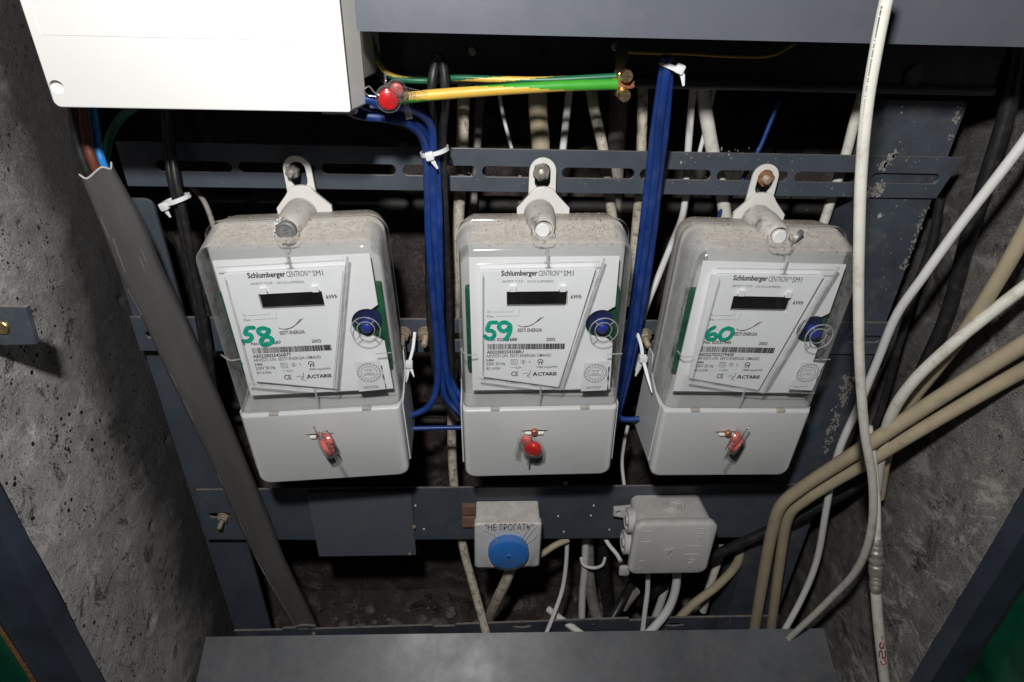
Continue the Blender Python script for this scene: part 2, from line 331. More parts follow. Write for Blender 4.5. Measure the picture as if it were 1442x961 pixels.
def text2d(body, off=0, shear=0):
    k = (body, off, shear)
    if k in _tc: return _tc[k]
    cu = bpy.data.curves.new('t', 'FONT'); cu.body = body; cu.size = 1; cu.offset = off; cu.shear = shear; cu.resolution_u = 2
    o = bpy.data.objects.new('t', cu); COL.objects.link(o); dg = bpy.context.evaluated_depsgraph_get()
    me = bpy.data.meshes.new_from_object(o.evaluated_get(dg)); v = np.array([p.co[:2] for p in me.vertices]); f = [tuple(p.vertices) for p in me.polygons]
    bpy.data.objects.remove(o); bpy.data.curves.remove(cu); bpy.data.meshes.remove(me)
    lo_, hi_ = v.min(0), v.max(0); _tc[k] = ((v-lo_)/(hi_-lo_), f); return _tc[k]
def put_text(mb, body, x0, x1, z0, z1, y, off=0, shear=0, mi=0):
    v, f = text2d(body, off, shear); mb.add([(x0+a*(x1-x0), y, z0+b*(z1-z0)) for a, b in v], f, mi)
def tag(o, label=None, cat=None, group=None, kind=None):
    if label: o['label'] = label
    if cat: o['category'] = cat
    if group: o['group'] = group
    if kind: o['kind'] = kind
    return o
def empty(name, loc, label, cat, group=None):
    o = bpy.data.objects.new(name, None); o.empty_display_size = .01; COL.objects.link(o); o.location = loc; return tag(o, label, cat, group)

# ================================================================== THE SETTING
def grid_wall(name, mat, org, du, dv, nu, nv, nrm, amp, pits=0):
    org, du, dv, nrm = map(lambda a: np.array(a, float), (org, du, dv, nrm)); v = []; f = []
    pit = [(random.random(), random.random(), random.uniform(.002, .006)) for _ in range(pits)]
    Lu, Lv = np.linalg.norm(du), np.linalg.norm(dv)
    ii, jj = np.meshgrid(np.arange(nu+1)/nu, np.arange(nv+1)/nv, indexing='ij'); h = np.zeros_like(ii)
    for i in range(nu+1):
        for j in range(nv+1):
            p = org+du*(i/nu)+dv*(j/nv)
            h[i, j] = amp*(noise.noise(Vector(p*9))+.5*noise.noise(Vector(p*28))+.25*noise.noise(Vector(p*80)))
    for (a, b, r) in pit:
        d = np.hypot((ii-a)*Lu, (jj-b)*Lv); h -= .6*r*np.clip(1-d/r, 0, 1)**.5*(d < r)
    v = (org+ii[..., None]*du+jj[..., None]*dv+h[..., None]*nrm).reshape(-1, 3)
    f = [(i*(nv+1)+j, (i+1)*(nv+1)+j, (i+1)*(nv+1)+j+1, i*(nv+1)+j+1) for i in range(nu) for j in range(nv)]
    me = bpy.data.meshes.new(name); me.from_pydata(v.tolist(), [], f)
    return tag(link(name, me, mat, None, 80), kind='structure')
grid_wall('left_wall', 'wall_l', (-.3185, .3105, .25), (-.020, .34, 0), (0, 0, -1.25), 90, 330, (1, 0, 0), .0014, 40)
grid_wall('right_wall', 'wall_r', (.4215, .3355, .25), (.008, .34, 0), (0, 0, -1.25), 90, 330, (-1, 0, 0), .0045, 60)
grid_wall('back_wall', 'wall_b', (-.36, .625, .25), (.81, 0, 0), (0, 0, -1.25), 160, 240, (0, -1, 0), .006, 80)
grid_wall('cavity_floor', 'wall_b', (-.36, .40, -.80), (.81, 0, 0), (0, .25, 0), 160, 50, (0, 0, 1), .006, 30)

# door frame and door at the mouth of the niche
mb = MB(); mb.box(-.352, -.3187, .293, .310, -.95, .25)
fl = tag(mb.build('door_frame', 'frame'), 'dark blue steel frame upright at the left edge of the niche', 'frame', 'steel frame uprights of the niche')
mb = MB(); mb.box(.4213, .4475, .318, .335, -.95, .25)
tag(mb.build('door_frame', 'frame'), 'dark blue steel frame upright at the right edge of the niche', 'frame', 'steel frame uprights of the niche')
for sx, lab in ((-1, 'green painted door edge in the bottom left corner'), (1, 'green painted door edge in the bottom right corner')):
    me_ = MB()
    P = []
    for k in range(60):
        z = -.95+k*1.2/59
        wob = .004*noise.noise(Vector((z*18, sx*3, 0)))+.002*noise.noise(Vector((z*70, sx*3, 0)))
        x = (-.3555 if sx < 0 else .4510)+wob; P.append([(x, .275, z), (x+sx*.12, .275, z), (x+sx*.12, .292 if sx < 0 else .317, z), (x, .292 if sx < 0 else .317, z)])
    me_.loft(P); tag(me_.build('painted_door', 'door', smooth=40), lab, 'door', 'green doors of the niche')
mb = MB()
P = []
for k in range(50):
    z = -.95+k*1.2/49; wob = .0035*noise.noise(Vector((z*25, 7, 0))); P.append([(-.3552+wob*.3, .2915, z), (-.3525+wob*.7, .2915, z), (-.3525+wob*.7, .2925, z), (-.3552+wob*.3, .2925, z)])
mb.loft(P); mb.build('rust_seam', 'rust', fl)

# hook plate at the left
t = empty('hook_plate', (0, 0, 0), 'short dark blue steel tongue sticking out over the concrete at the left edge', 'bracket')
mb = MB(); a = at(-60, 432, .338); b = at(37, 433, .338); c = at(51, 485, .338); d = at(-60, 487, .338)
mb.loft([[tuple(a), tuple(b), tuple(c), tuple(d)], [(p[0], p[1]+.0035, p[2]) for p in (a, b, c, d)]]); mb.build('plate', 'steel_chip', t)
mb = MB(); q = at(2, 462, .337); disc(mb, q[0], q[2], .0045, q[1]-.0006, q[1]+.003); mb.build('paint_worn_rivet', 'brass', t)

# uprights
mb = MB()
mb.loft([rr(-.320, -.2745, -.85, -.150, (.001, .001, .008, .001), .500), rr(-.320, -.2745, -.85, -.150, (.001, .001, .008, .001), .503)])
tag(mb.build('steel_upright', 'steel'), 'flat blue grey steel upright behind the left ends of the rails', 'upright', 'steel uprights behind the rails')
mb = MB(); mb.box(.318, at(1361, 150, .4885)[0], .4885, .4925, -.85, -.0615)
mb.box(.3140, .3180, .4885, .53, -.85, -.0615)
tag(mb.build('steel_upright', 'steel_chip'), 'chipped blue grey steel upright behind the right ends of the rails', 'upright', 'steel uprights behind the rails')
# peeled whitewash on the lower right upright
def blotch(mb, cx, cz, rx, rz, y, n=26, seed=0):
    mb.add([(cx+rx*math.cos(a)*(1+.55*noise.noise(Vector((math.cos(a)*2.2, math.sin(a)*2.2, seed)))), y, cz+rz*math.sin(a)*(1+.55*noise.noise(Vector((math.cos(a)*2.2, math.sin(a)*2.2, seed+9))))) for a in np.linspace(0, 2*math.pi, n, endpoint=False)], [tuple(range(n))])

def slotted_rail(name, px_tl, px_tr, Y, height, x0, x1, slots, label, mat='steel', end_cut=0):
    A = at(px_tl[0], px_tl[1], Y); B = at(px_tr[0], px_tr[1], Y); ang = math.atan2(B[2]-A[2], B[0]-A[0])
    org = Vector((0, Y, A[2]-A[0]*math.tan(ang)))
    out = [(x0, -height), (x1-end_cut, -height), (x1, 0), (x0, 0)]; hs = []
    for (s0, s1, zc, hh) in slots:
        h = []
        for k in range(9): a = math.pi/2+k*math.pi/8; h.append((s0+hh+hh*math.cos(a), zc+hh*math.sin(a)))
        for k in range(9): a = -math.pi/2+k*math.pi/8; h.append((s1-hh+hh*math.cos(a), zc+hh*math.sin(a)))
        hs.append(h)
    o = link(name, holed(out, hs, 0, .003, .0003), mat, None, 30); o.location = org; o.rotation_euler = (0, -ang, 0)
    return tag(o, label, 'rail', 'steel mounting rails')
sl = []
pxs = [(218-112*k, 325-112*k) for k in (1, 0)]+[(334, 442), (452, 557), (566.7, 670.7), (679, 783), (791.7, 894.6), (902, 1003), (1011, 1111.6), (1120.6, 1218), (1229, 1326)]
for a, b in pxs:
    y = 231+(a-400)*.0165
    sl.append((at(a, y, .485)[0], at(b, y, .485)[0], -.0178, .0042))
sl = [s for s in sl if s[0] > -.33]
slotted_rail('slotted_rail', (170, 200), (1350, 222), .485, .034, -.282, .390, [q for q in sl if q[0] > -.278], 'upper slotted steel rail that the three meter hangers are bolted to', end_cut=.010)
sl2 = [(s[0]-.010, s[1]-.010, -.0178, .0038) for s in sl if s[1]-.01 < .39]+[(.352, .395, -.0178, .0038)]
sl2 = [s for s in sl2 if s[0] > -.315 and s[1] < .385]+[(.345, .378, -.0178, .0038), (-.305, -.283, -.0178, .0038)]
slotted_rail('slotted_rail', (188, 447), (1255, 455), .485, .0345, -.314, .385, sl2[1:-3]+sl2[-2:], 'middle slotted steel rail running behind the bodies of the meters')
# lower solid rail
A = at(275, 690, .486); B = at(1130, 683, .486)
out = [(-.3095, -.532), (-.3045, -.458), (.358, -.4595), (.352, -.541), (-.15, -.536)]
hole = [(-.296+.0035*math.cos(a)-(0 if math.cos(a) < 0 else -.016), -.495+.0035*math.sin(a)) for a in np.linspace(math.pi/2, 2.5*math.pi, 20, endpoint=False)]
o = link('lower_rail', holed(out, [hole], .486, .4885, .0003), 'steel', None, 30)
tag(o, 'broad solid steel rail below the meters carrying the socket and junction box', 'rail', 'steel mounting rails')
mb = MB()
for (px, py) in ((786, 727), (832, 726), (794, 749), (858, 746), (836, 712), (597, 745), (585, 712)):
    mb = MB(); q = at(px, py, .486); disc(mb, q[0], q[2], .0011, .4852, .487, .0003, 10); mb.build('screw_tip', 'plug', o)
mb = MB(); A = at(430, 705, .481); B = at(586, 786, .481)
rbox(mb, -.1885, -.0785, .4815, .4845, -.5570, -.4600, .001, .0004)
o = tag(mb.build('steel_plate', 'steel_panel'), 'square grey steel plate fixed over the lower rail below the left meter', 'plate')
for (px, py) in ((583, 742), (577, 780)):
    mb = MB(); q = at(px, py, .481); disc(mb, q[0], q[2], .0022 if px > 580 else .0014, .4795, .4815, .0005, 12); mb.build('rivet', 'dustbolt', o)

# top enclosure
t = empty('cabinet_panel', (0, .385, 0), 'smooth grey painted steel front panel across the top of the niche', 'panel')
mb = MB(); mb.box(-.0723, .60, .385, .3865, -.0176, .30); mb.build('front_sheet', 'steel_panel', t).location = (0, -.385, 0)
mb = MB(); mb.box(-.0723, .60, .387, .400, -.0176, -.0160); mb.build('bottom_flange', 'steel_panel', t).location = (0, -.385, 0)
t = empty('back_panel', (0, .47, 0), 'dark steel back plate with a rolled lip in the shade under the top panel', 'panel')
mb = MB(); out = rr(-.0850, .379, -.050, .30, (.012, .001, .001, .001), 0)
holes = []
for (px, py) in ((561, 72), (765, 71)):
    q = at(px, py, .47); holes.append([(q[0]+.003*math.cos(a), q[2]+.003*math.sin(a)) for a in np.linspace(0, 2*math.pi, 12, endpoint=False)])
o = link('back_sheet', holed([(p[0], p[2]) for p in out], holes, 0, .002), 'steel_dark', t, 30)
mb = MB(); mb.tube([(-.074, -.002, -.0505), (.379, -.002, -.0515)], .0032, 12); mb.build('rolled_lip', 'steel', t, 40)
for (px, py) in ((665, 73), (867, 66)):
    mb = MB(); q = at(px, py, .468); disc(mb, q[0], q[2], .0028, -.003, 0, .0008, 12); mb.build('screw_head', 'bolt', t)
mb = MB(); q = at(1288, 110, .467); mb.loft([[(q[0]+.0062*math.cos(a)*(1 if math.sin(a) > -.3 else .6), -.0022, q[2]+.010*math.sin(a)-.001) for a in np.linspace(0, 2*math.pi, 20, endpoint=False)], [(q[0]+.0062*math.cos(a), -.0004, q[2]+.010*math.sin(a)) for a in np.linspace(0, 2*math.pi, 20, endpoint=False)]])
mb.build('paint_chip', 'rubble', t, 60)  # small raised piece for the rusty chipped spot on the plate
# dark mounting bar of the earth terminal
mb = MB(); q = at(874, 70, .435); q2 = at(876, 118, .435); rbox(mb, q[0]-.0035, q[0]+.004, .4305, .434, q2[2]-.003, .02, .0005, .0003)
tag(mb.build('terminal_bar', 'steel_dark'), 'narrow dark steel strip that carries the brass earth clamp', 'bracket')

# bottom trough
t = empty('trough_lid', (0, .43, -.63), 'dusty grey steel lid sloping towards the viewer at the bottom', 'lid')
A = at(290, 897, .430); B = at(1160, 885, .430); dv = np.array([0, -math.cos(math.radians(30)), -math.sin(math.radians(30))])
nrm = np.array([0, -.5, .866])
P0 = [A, B, B+dv*.26, A+dv*.26]; off = np.array(t.location)
mb = MB(); mb.loft([[tuple(p-off) for p in P0], [tuple(p-off-nrm*.002) for p in P0]]); mb.build('lid_sheet', 'steel_lid', t)
mb = MB(); P1 = [A-[0, .0, .0022], B-[0, 0, .0022], B-[0, 0, .05], A-[0, 0, .05]]
mb.loft([[tuple(p-off) for p in P1], [tuple(p-off+[0, .0015, 0]) for p in P1]]); mb.build('back_flange', 'steel_lid', t)
out = [(-.292, -.700), (.372, -.700), (.366, -.6585), (.20, -.6575), (.199, -.6610), (.178, -.6610), (.177, -.6570), (-.035, -.6620), (-.036, -.6650), (-.062, -.6650), (-.063, -.6625), (-.212, -.6655), (-.213, -.6625), (-.242, -.6625), (-.243, -.6655), (-.30, -.6655)]
hs = []
for (px, py) in ((950, 880), (735, 882), (430, 884)):
    q = at(px, py, .466); hs.append([(q[0]+.012*math.cos(a), q[2]+.0035*math.sin(a)) for a in np.linspace(0, 2*math.pi, 16, endpoint=False)])
o = link('slotted_angle', holed(out, hs, .466, .4685), 'steel_chip', None, 30); tag(o, 'thin notched steel angle lying along the back of the sloping lid', 'rail')

def flakes(parent, pts, y, spread, n, smin, smax, mat='rubble_pale', rel=(0, 0, 0), seed=1):
    rs = random.Random(seed); mb = MB(); P = [at(px, py, y) for px, py in pts]
    for k in range(n):
        u = rs.uniform(0, len(P)-1.001); i = int(u); p = P[i]+(P[i+1]-P[i])*(u-i); x = p[0]+rs.gauss(0, spread); z = p[2]+rs.gauss(0, spread); sz = rs.uniform(smin, smax)*(1 if rs.random() < .8 else 1.8)
        m_ = rs.randint(5, 8); a0 = rs.uniform(0, 6)
        ring = [(x+sz*rs.uniform(.45, 1.2)*math.cos(a0+2*math.pi*q/m_)-rel[0], y-rel[1], z+sz*rs.uniform(.6, 1.6)*math.sin(a0+2*math.pi*q/m_)-rel[2]) for q in range(m_)]
        mb.loft([[(a, b-.0002-.00001*(k % 9), c) for a, b, c in ring], ring])
    o = mb.build('paint_flake', mat, parent); o['kind'] = 'stuff'; return o
MT['rubble_pale'] = surf('pale_flaked_plaster', (.27, .25, .225, 1), .9, var=.3, vscale=400, bmp=.5)
ups = [o for o in bpy.data.objects if o.name.startswith('steel_upright')]; rails = [o for o in bpy.data.objects if o.name.startswith('slotted_rail')]
upr = [o for o in ups if 'chipped' in o['label']][0]; up_rail = [o for o in rails if 'upper' in o['label']][0]
flakes(upr, [(1196, 530), (1182, 575), (1160, 640)], .4883, .0030, 130, .0004, .0017, seed=2)
flakes(upr, [(1353, 145), (1345, 170), (1334, 200)], .4883, .0012, 26, .0004, .0010, seed=3)
flakes(upr, [(1305, 290), (1294, 320), (1282, 350), (1272, 380)], .4883, .0014, 50, .0004, .0010, seed=4)
flakes(upr, [(1290, 180), (1260, 330), (1235, 420)], .4883, .010, 40, .0002, .0006, seed=5)
rm = up_rail.matrix_world; rl = tuple(up_rail.location); bpy.context.view_layer.update()
for pts_, sp, n_, a_, b_, sd in (([(1262, 217), (1250, 225), (1240, 238)], .0016, 60, .0005, .0014, 6), ([(1236, 262), (1232, 272)], .0030, 70, .0005, .0013, 7), ([(950, 216), (1080, 222), (1330, 228)], .004, 60, .0002, .0006, 8), ([(620, 245), (1000, 262), (1320, 270)], .004, 50, .0002, .0005, 9)):
    o = flakes(None, pts_, .4848, sp, n_, a_, b_, seed=sd); o.parent = up_rail; o.matrix_parent_inverse = up_rail.matrix_world.inverted()

# pipes behind the rails
for (py, Y, r, lab) in ((287, .585, .0085, 'black dusty pipe crossing behind the hangers of the meters'), (573, .60, .0055, 'thin dark pipe crossing low behind the meter bodies'), (592, .605, .004, 'thinnest dark pipe just under the lower crossing pipe')):
    mb = MB(); A = at(250, py-3, Y); B = at(1220, py+6, Y); mb.tube([tuple(A+(B-A)*k/10) for k in range(-1, 12)], r, 12); tag(mb.build('pipe', 'pipe', None, 50), lab, 'pipe', 'pipes behind the meters')
# mortar rubble
mb = MB()
for k in range(150):
    x = random.uniform(-.25, .36); y = random.uniform(.50, .60); r = random.choice((.002, .003, .004, .009)); z = -.797
    if -.08 < x < .02 and random.random() < .6: r *= 2.2
    ring = [[(x+r*random.uniform(.7, 1.2)*math.cos(a)*s, y+r*random.uniform(.7, 1.2)*math.sin(a)*s, z+h*r*.7) for a in np.linspace(0, 2*math.pi, 7, endpoint=False)] for s, h in ((1, 0), (.9, .5), (.4, .9))]
    mb.loft(ring)
tag(mb.build('mortar_rubble', 'rubble'), 'crumbs of pale mortar lying on the niche floor', 'rubble', kind='stuff')

# ================================================================== METERS
POSE = [((-.1355, .4081, -.2989), (-2.6, 1.69, .23)), ((.0468, .4100, -.2983), (-1.0, 0, 0)), ((.2171, .4092, -.3008), (1.7, 1.56, 1.02))]
def pose_m(i):
    (x, y, z), (r, wv, tt) = POSE[i]; r, wv, tt = map(math.radians, (r, wv, tt))
    return Matrix.Translation((x, y, z)) @ Matrix.Rotation(wv, 4, 'Z') @ Matrix.Rotation(tt, 4, 'X') @ Matrix.Rotation(r, 4, 'Y')
PM = [np.array(pose_m(i)) for i in range(3)]
def lp(i, px, py, yl):                             # pixel -> local xz on the plane y = yl of meter i
    inv = np.linalg.inv(PM[i]); d = inv[:3, :3] @ (M @ np.array([px-CX, py-CY, FPX])); o = inv[:3, 3]
    k = (yl-o[1])/d[1]; q = o+d*k; return q[0], q[2]
YL = .0062
TXT = [dict(type='SW1D1L4MMEE02', no='02543687', ae='AE023802543687T', st='AE075596'),
       dict(type='SW1D1L4MMEE02', no='02543688', ae='AE023802543688U', st='AE075597'),
       dict(type='SW1D1L4MMEE01', no='02537945', ae='AE022702537945R', st='AE075577')]
HAND = [[[(285, 455), (245, 457), (232, 475), (228, 500), (262, 503), (272, 525), (250, 548), (215, 548)], [(392, 468), (355, 456), (322, 468), (325, 492), (370, 512), (415, 530), (405, 560), (360, 575), (338, 555), (352, 525), (385, 492), (392, 468)]],
        [[(280, 605), (222, 608), (200, 640), (190, 685), (235, 690), (262, 718), (245, 758), (195, 768), (165, 745)], [(418, 628), (375, 602), (325, 612), (308, 655), (345, 690), (395, 675), (420, 635), (420, 690), (398, 740), (375, 772)]],
        [[(228, 452), (192, 475), (174, 512), (188, 535), (225, 535), (240, 512), (222, 497), (185, 508)], [(322, 456), (285, 472), (265, 508), (280, 535), (320, 530), (350, 500), (352, 468), (322, 456)]]]
HOFF = [(300, 370, 4.98), (660, 370, 7.21), (960, 370, 4.98)]
STK = [((501, 511), (541, 549)), ((818, 511), (857, 550)), ((1116, 511), (1150, 546))]
MLAB = ['left electricity meter with the handwritten green number 58 on its label',
        'middle electricity meter with the handwritten green number 59 on its label',
        'right electricity meter with the handwritten green number 60 on its label']
def T(px, py): return lp(1, px, py, YL)
def meter(i):
    root = empty('electricity_meter', (0, 0, 0), MLAB[i], 'electricity meter', 'electricity meters bolted in a row')
    root.matrix_world = pose_m(i)
    def B(mb, name, mat, smooth=35, parent=root, mats=None): return mb.build(name, mat, parent, smooth, mats)
    # back body
    mb = MB(); mb.loft([rr(-.0655, .0655, -.066, .1505, (.008, .008, .012, .012), .0405), rr(-.0655, .0655, -.066, .1505, (.008, .008, .012, .012), .047),
                        rr(-.0635, .0635, -.064, .1490, (.008, .008, .013, .013), .061), rr(-.062, .062, -.062, .1475, (.008, .008, .013, .013), .064)])
    B(mb, 'back_body', 'base')
    mb = MB(); rbox(mb, -.0643, .0643, .0235, .0402, -.058, .1475, .010, .003); B(mb, 'inner_tray', 'inner')
    mb = MB(); rbox(mb, -.0605, .0610, .0165, .0235, .028, .104, .002, .0003); B(mb, 'circuit_board', 'pcb')
    # hanger
    ang = np.linspace(0, math.pi, 13)
    out = [(-.0095, .148)]+[(.0018-.0106*math.cos(a), .1815+.0106*math.sin(a)) for a in ang]+[(.0130, .148)]
    hl = [(.0018-.0062*math.cos(a), .1815+.0062*math.sin(a)) for a in ang]+[(.0018+.0062*math.cos(a), .1735-.0062*math.sin(a)) for a in ang]
    link('hanger', holed(out, [hl], .0640, .0668, .0004), 'hanger', root, 35)
    out = [(-.0185, .1475), (-.0185, .1535), (-.0095, .1635)]+[(.0022-.0105*math.cos(a), .1640+.0065*math.sin(a)) for a in ang[1:-1]]+[(.0140, .1635), (.0238, .1535), (.0238, .1475)]
    link('hanger_shoulder', holed(out, [], .0592, .0635, .0005), 'hanger', root, 35)
    # clear cover
    mb = MB(); r = (.003, .003, .014, .014); r2 = (.003, .003, .012, .012)
    mb.loft([rr(-.0688, .0688, .0025, .1520, r, .0404, 7), rr(-.0688, .0688, .0025, .1520, r, .0368, 7), rr(-.0668, .0668, .0020, .1500, r, .0360, 7),
             rr(-.0656, .0656, .0015, .1455, r, .0090, 7), rr(-.0650, .0650, .0014, .1442, r2, .0050, 7), rr(-.0636, .0636, .0020, .1424, r2, .0022, 7), rr(-.0605, .0605, .0030, .1390, (.002, .002, .010, .010), .0006, 7), rr(-.0570, .0570, .0040, .1350, (.002, .002, .008, .008), .0000, 7)], cap0=False)
    cc = B(mb, 'clear_cover', None, 60, root, ['clear', 'frosted'])
    for p in cc.data.polygons:
        if abs(p.normal.y) < .35 and abs(p.normal.x) > .35: p.material_index = 1
    # moulded ridges
    mb = MB(); y = -.0003
    V = lambda pts, rad=.0007, yy=y: mb.tube([(p[0], yy, p[1]) for p in pts], rad, 6)
    tr_, br, bl = (.0432, .1340), (.0163, .0188), (-.0505, .0308)
    V([(-.050, .1305), (.0405, .1315)], .00045); V([tr_, br], .0010); V([(.0385, .1235), (.0140, .0215)], .0004)
    V([br, bl], .0009); V([(-.0460, .123), (-.0478, .0330)], .00035); V([(.0163, .0188), (.062, .0185)], .0004)
    V([(.0012, .142), (.0012, .1305)], .0009); V([(-.0012, .1312), (.0036, .1312)], .0010)
    V([(-.0004, .0200), (-.0004, .004)], .0008); V([(-.0014, .0212), (.0006, .0212)], .0010)
    V(spline([(-.0655, .0585), (-.0600, .0530), (-.0520, .0535)], 4), .0006, .0004); V([(.0520, .0515), (.0645, .0520)], .0006, .0004)
    B(mb, 'cover_ridge', 'ridge', 60, cc)
    mb = MB(); bx, bz = .0476, .0735
    mb.tube([(bx+.0112*math.cos(a), -.0004, bz+.0112*math.sin(a)) for a in np.linspace(0, 2*math.pi, 33)], .00045, 6)
    mb.tube([(bx+.0066*math.cos(a), .0010, bz+.0066*math.sin(a)) for a in np.linspace(0, 2*math.pi, 25)], .0005, 6)
    for a in (.8, 2.3, 3.9, 5.5): mb.tube([(bx+.0062*math.cos(a), .0006, bz+.0062*math.sin(a)), (bx+.0110*math.cos(a), .0004, bz+.0110*math.sin(a))], .0005, 6)
    B(mb, 'button_ring', 'ridge', 60, cc)
    # white inner plate with the button notch
    pts = [(-.0565, .131), (.0570, .131), (.0575, .089)]
    pts += [(bx+.0125*math.cos(a), bz+.0125*math.sin(a)) for a in np.linspace(math.radians(70), math.radians(285), 16)]
    pts += [(.0585, .056), (.0600, .0105), (-.0568, .0115)]
    link('inner_plate', holed(list(reversed(pts)), [], .0112, .0132, .0003), 'plate', root, 35)
    mb = MB(); disc(mb, bx-.0005, bz+.0008, .0110, .0140, .0170, .0008, 28); B(mb, 'button_housing', 'navy')
    mb = MB(); disc(mb, bx, bz-.0005, .0043, .0030, .0145, .0010, 20); B(mb, 'push_button', 'blue_btn', 50)
    # label card
    W = [T(713.4, 411.2), T(799.5, 410.2), T(799, 433), T(713.8, 433.6)]
    out = [T(675, 382.5), T(839, 378.5), T(787, 545.5), T(681, 531)]
    lab = link('label_card', holed(list(reversed(out)), [list(reversed(W))], YL, YL+.0045, .0), 'label', root, 20)
    mb = MB(); mb.box(W[3][0]-.001, W[1][0]+.001, YL+.0042, YL+.0048, W[3][1]-.001, W[1][1]+.001); B(mb, 'display_surround', 'beige_trim', parent=lab)
    mb = MB(); dx = (-.0012, 0, .0014)[i]
    mb.box(W[0][0]+.0006, W[1][0]-.0006, YL+.0018, YL+.0040, W[3][1]+.0020, W[1][1]-.0001); B(mb, 'display', 'lcd', parent=lab)
    mb = MB(); mb.box(W[0][0]+.0004, W[1][0]-.0008, YL+.0022, YL+.0040, W[3][1]+.0007, W[3][1]+.0018); B(mb, 'display_edge', 'lcd2', parent=lab)
    for px in (722.8, 792.5):
        mb = MB(); a = T(px, 407); mb.box(a[0]-.0023, a[0]+.0023, YL-.0022, YL-.0001, a[1]-.0016, a[1]+.0030); B(mb, 'display_clip', 'plate', parent=lab)
        for s in (-1, 1):
            mb = MB(); mb.add([(a[0]+s*.0027, YL-.00025, a[1]-.0002), (a[0]+s*.0017, YL-.0024, a[1]-.0008), (a[0]+s*.0027, YL-.00025, a[1]-.0014)], [(0, 1, 2)]); B(mb, 'clip_notch', 'ink', None, lab)
    # printing
    y = YL-.00012; mb = MB()
    def P(body, x0, yb0, x1, cap, off=0, shear=0, mi=0):       # px of the middle meter: left x, baseline y, right x, cap height
        a = T(x0, yb0); b = T(x1, yb0); h = a[1]-T(x0, yb0+cap)[1]
        put_text(mb, body, a[0], b[0], a[1], a[1]+h, y, off, shear, mi)
    P('Schlumberger', 705.9, 391.2, 756.7, 10.0, .028); P('CENTRON', 758.2, 389.0, 786.5, 7.6, .0); P('TM', 787, 385, 792, 3.4); P('SM1', 793.5, 389.0, 807.5, 7.6, .0)
    P('ARVESTI TÜÜP :', 707.3, 398.3, 738.8, 4.0, 0, 0, 1); P(TXT[i]['type'], 742.5, 398.3, 779.3, 3.3, 0, 0, 1)
    P('kWh', 803.2, 420.8, 818.6, 5.4, .02, .25)
    P('Öö', 686, 440.9, 691, 3.4, .0, 0, 1); P('Päev', 686, 447.6, 695.4, 3.6, .0, 0, 1)
    P('EESTI ENERGIA', 729.3, 467.9, 763.2, 5.0, .02)
    P('No: '+TXT[i]['no'], 687.4, 481.0, 727.9, 4.6, .022); P('2002', 769.2, 480.6, 781.8, 4.6, .02)
    P(TXT[i]['ae'], 685.3, 498.6, 737.2, 4.8, .022); P('ARVESTI ON  EESTI ENERGIA OMAND', 684.8, 503.8, 775.8, 4.2, .004)
    P('5-80A', 684.8, 509.2, 695.9, 3.4, .03); P('230V 50 Hz', 684.8, 515.0, 711.4, 4.4, .008); P('IEC 61036', 684.8, 520.8, 704.2, 3.4, .01)
    P('1000 imp/kWh', 755.8, 519.4, 784.9, 3.8, .01); P('A', 749.8, 529.8, 757, 5.9, .03); P('CTARIS', 757.2, 529.4, 783.8, 4.9, .04)
    P('CE', 719.8, 530.0, 729.4, 6.6, .015)
    R_ = lambda pts, wd, mi=0: mb.ribbon([T(*p) for p in pts], wd, y, mi)
    R_([(693.3, 439.7), (722.8, 439.4), (722.8, 435.4)], .00022, 1); R_([(699, 445.8), (731.2, 445.2), (731.2, 435.4)], .00022, 1)
    R_(spline([(729.3, 458.2), (735, 460.3), (742, 460.2), (752, 456), (762, 447)], 5), .00055); R_(spline([(737, 460.4), (745, 459), (755, 454), (765.5, 446.6)], 5), .0005)
    x0, x1 = 686.3, 794.7; x = x0; rs = random.Random(5+i); bc = MB()
    while x < x1-1:
        wv = rs.choice((.5, .5, .9, 1.3)); a = T(x, 484.6-(x-x0)*.006); b = T(x+wv, 492.4-(x-x0)*.006)
        bc.add([(a[0], y, b[1]), (b[0], y, b[1]), (b[0], y, a[1]), (a[0], y, a[1])], [(0, 1, 2, 3)], 0); x += wv+rs.choice((.5, .5, .9))
    R_([(719.6, 506.8), (728.4, 506.8), (728.4, 513.4), (719.6, 513.4), (719.6, 506.6)], .00042)
    R_([(721.9, 508.6), (726.1, 508.6), (726.1, 511.7), (721.9, 511.7), (721.9, 508.4)], .0004)
    c = T(736.8, 509.6); mb.tube([(c[0]+.0021*math.cos(a), y, c[1]+.0017*math.sin(a)) for a in np.linspace(0, 2*math.pi, 17)], .00010, 4, mi=0); P('2', 735.4, 511.4, 738.2, 3.6, .03)
    R_([(745.6, 507.5), (744.8, 510.5), (746, 511.5), (747, 510.5), (745.6, 508.6)], .00025)
    R_(spline([(757.2, 510.6), (757.8, 507.6), (760.8, 506.3), (763.8, 507.6), (764.6, 510.6)], 4), .0007); R_(spline([(758.8, 513.6), (759.3, 510.8), (761, 509.8), (762.8, 510.8), (763.4, 513.6)], 4), .0009)
    R_([(719.6, 517.9), (727, 517.9)], .00022); R_([(727, 516.8), (731, 516.8), (731, 519), (727, 519), (727, 516.6)], .00035); R_([(731, 517.9), (734.7, 517.9)], .0004)
    R_(spline([(736.3, 526.6), (741, 525.6), (745.2, 527.2)], 4), .0004); R_(spline([(746.8, 521.3), (746.2, 526.8), (742.6, 530.2)], 4), .00045); R_(spline([(742, 528.2), (744.2, 530.8), (747.6, 532.4)], 4), .0004)
    mb.build('printed_text', None, lab, None, ['ink', 'ink2']); bc.build('barcode', 'ink', lab)['kind'] = 'stuff'
    # handwriting
    ox, oy, sc = HOFF[i]
    mb = MB()
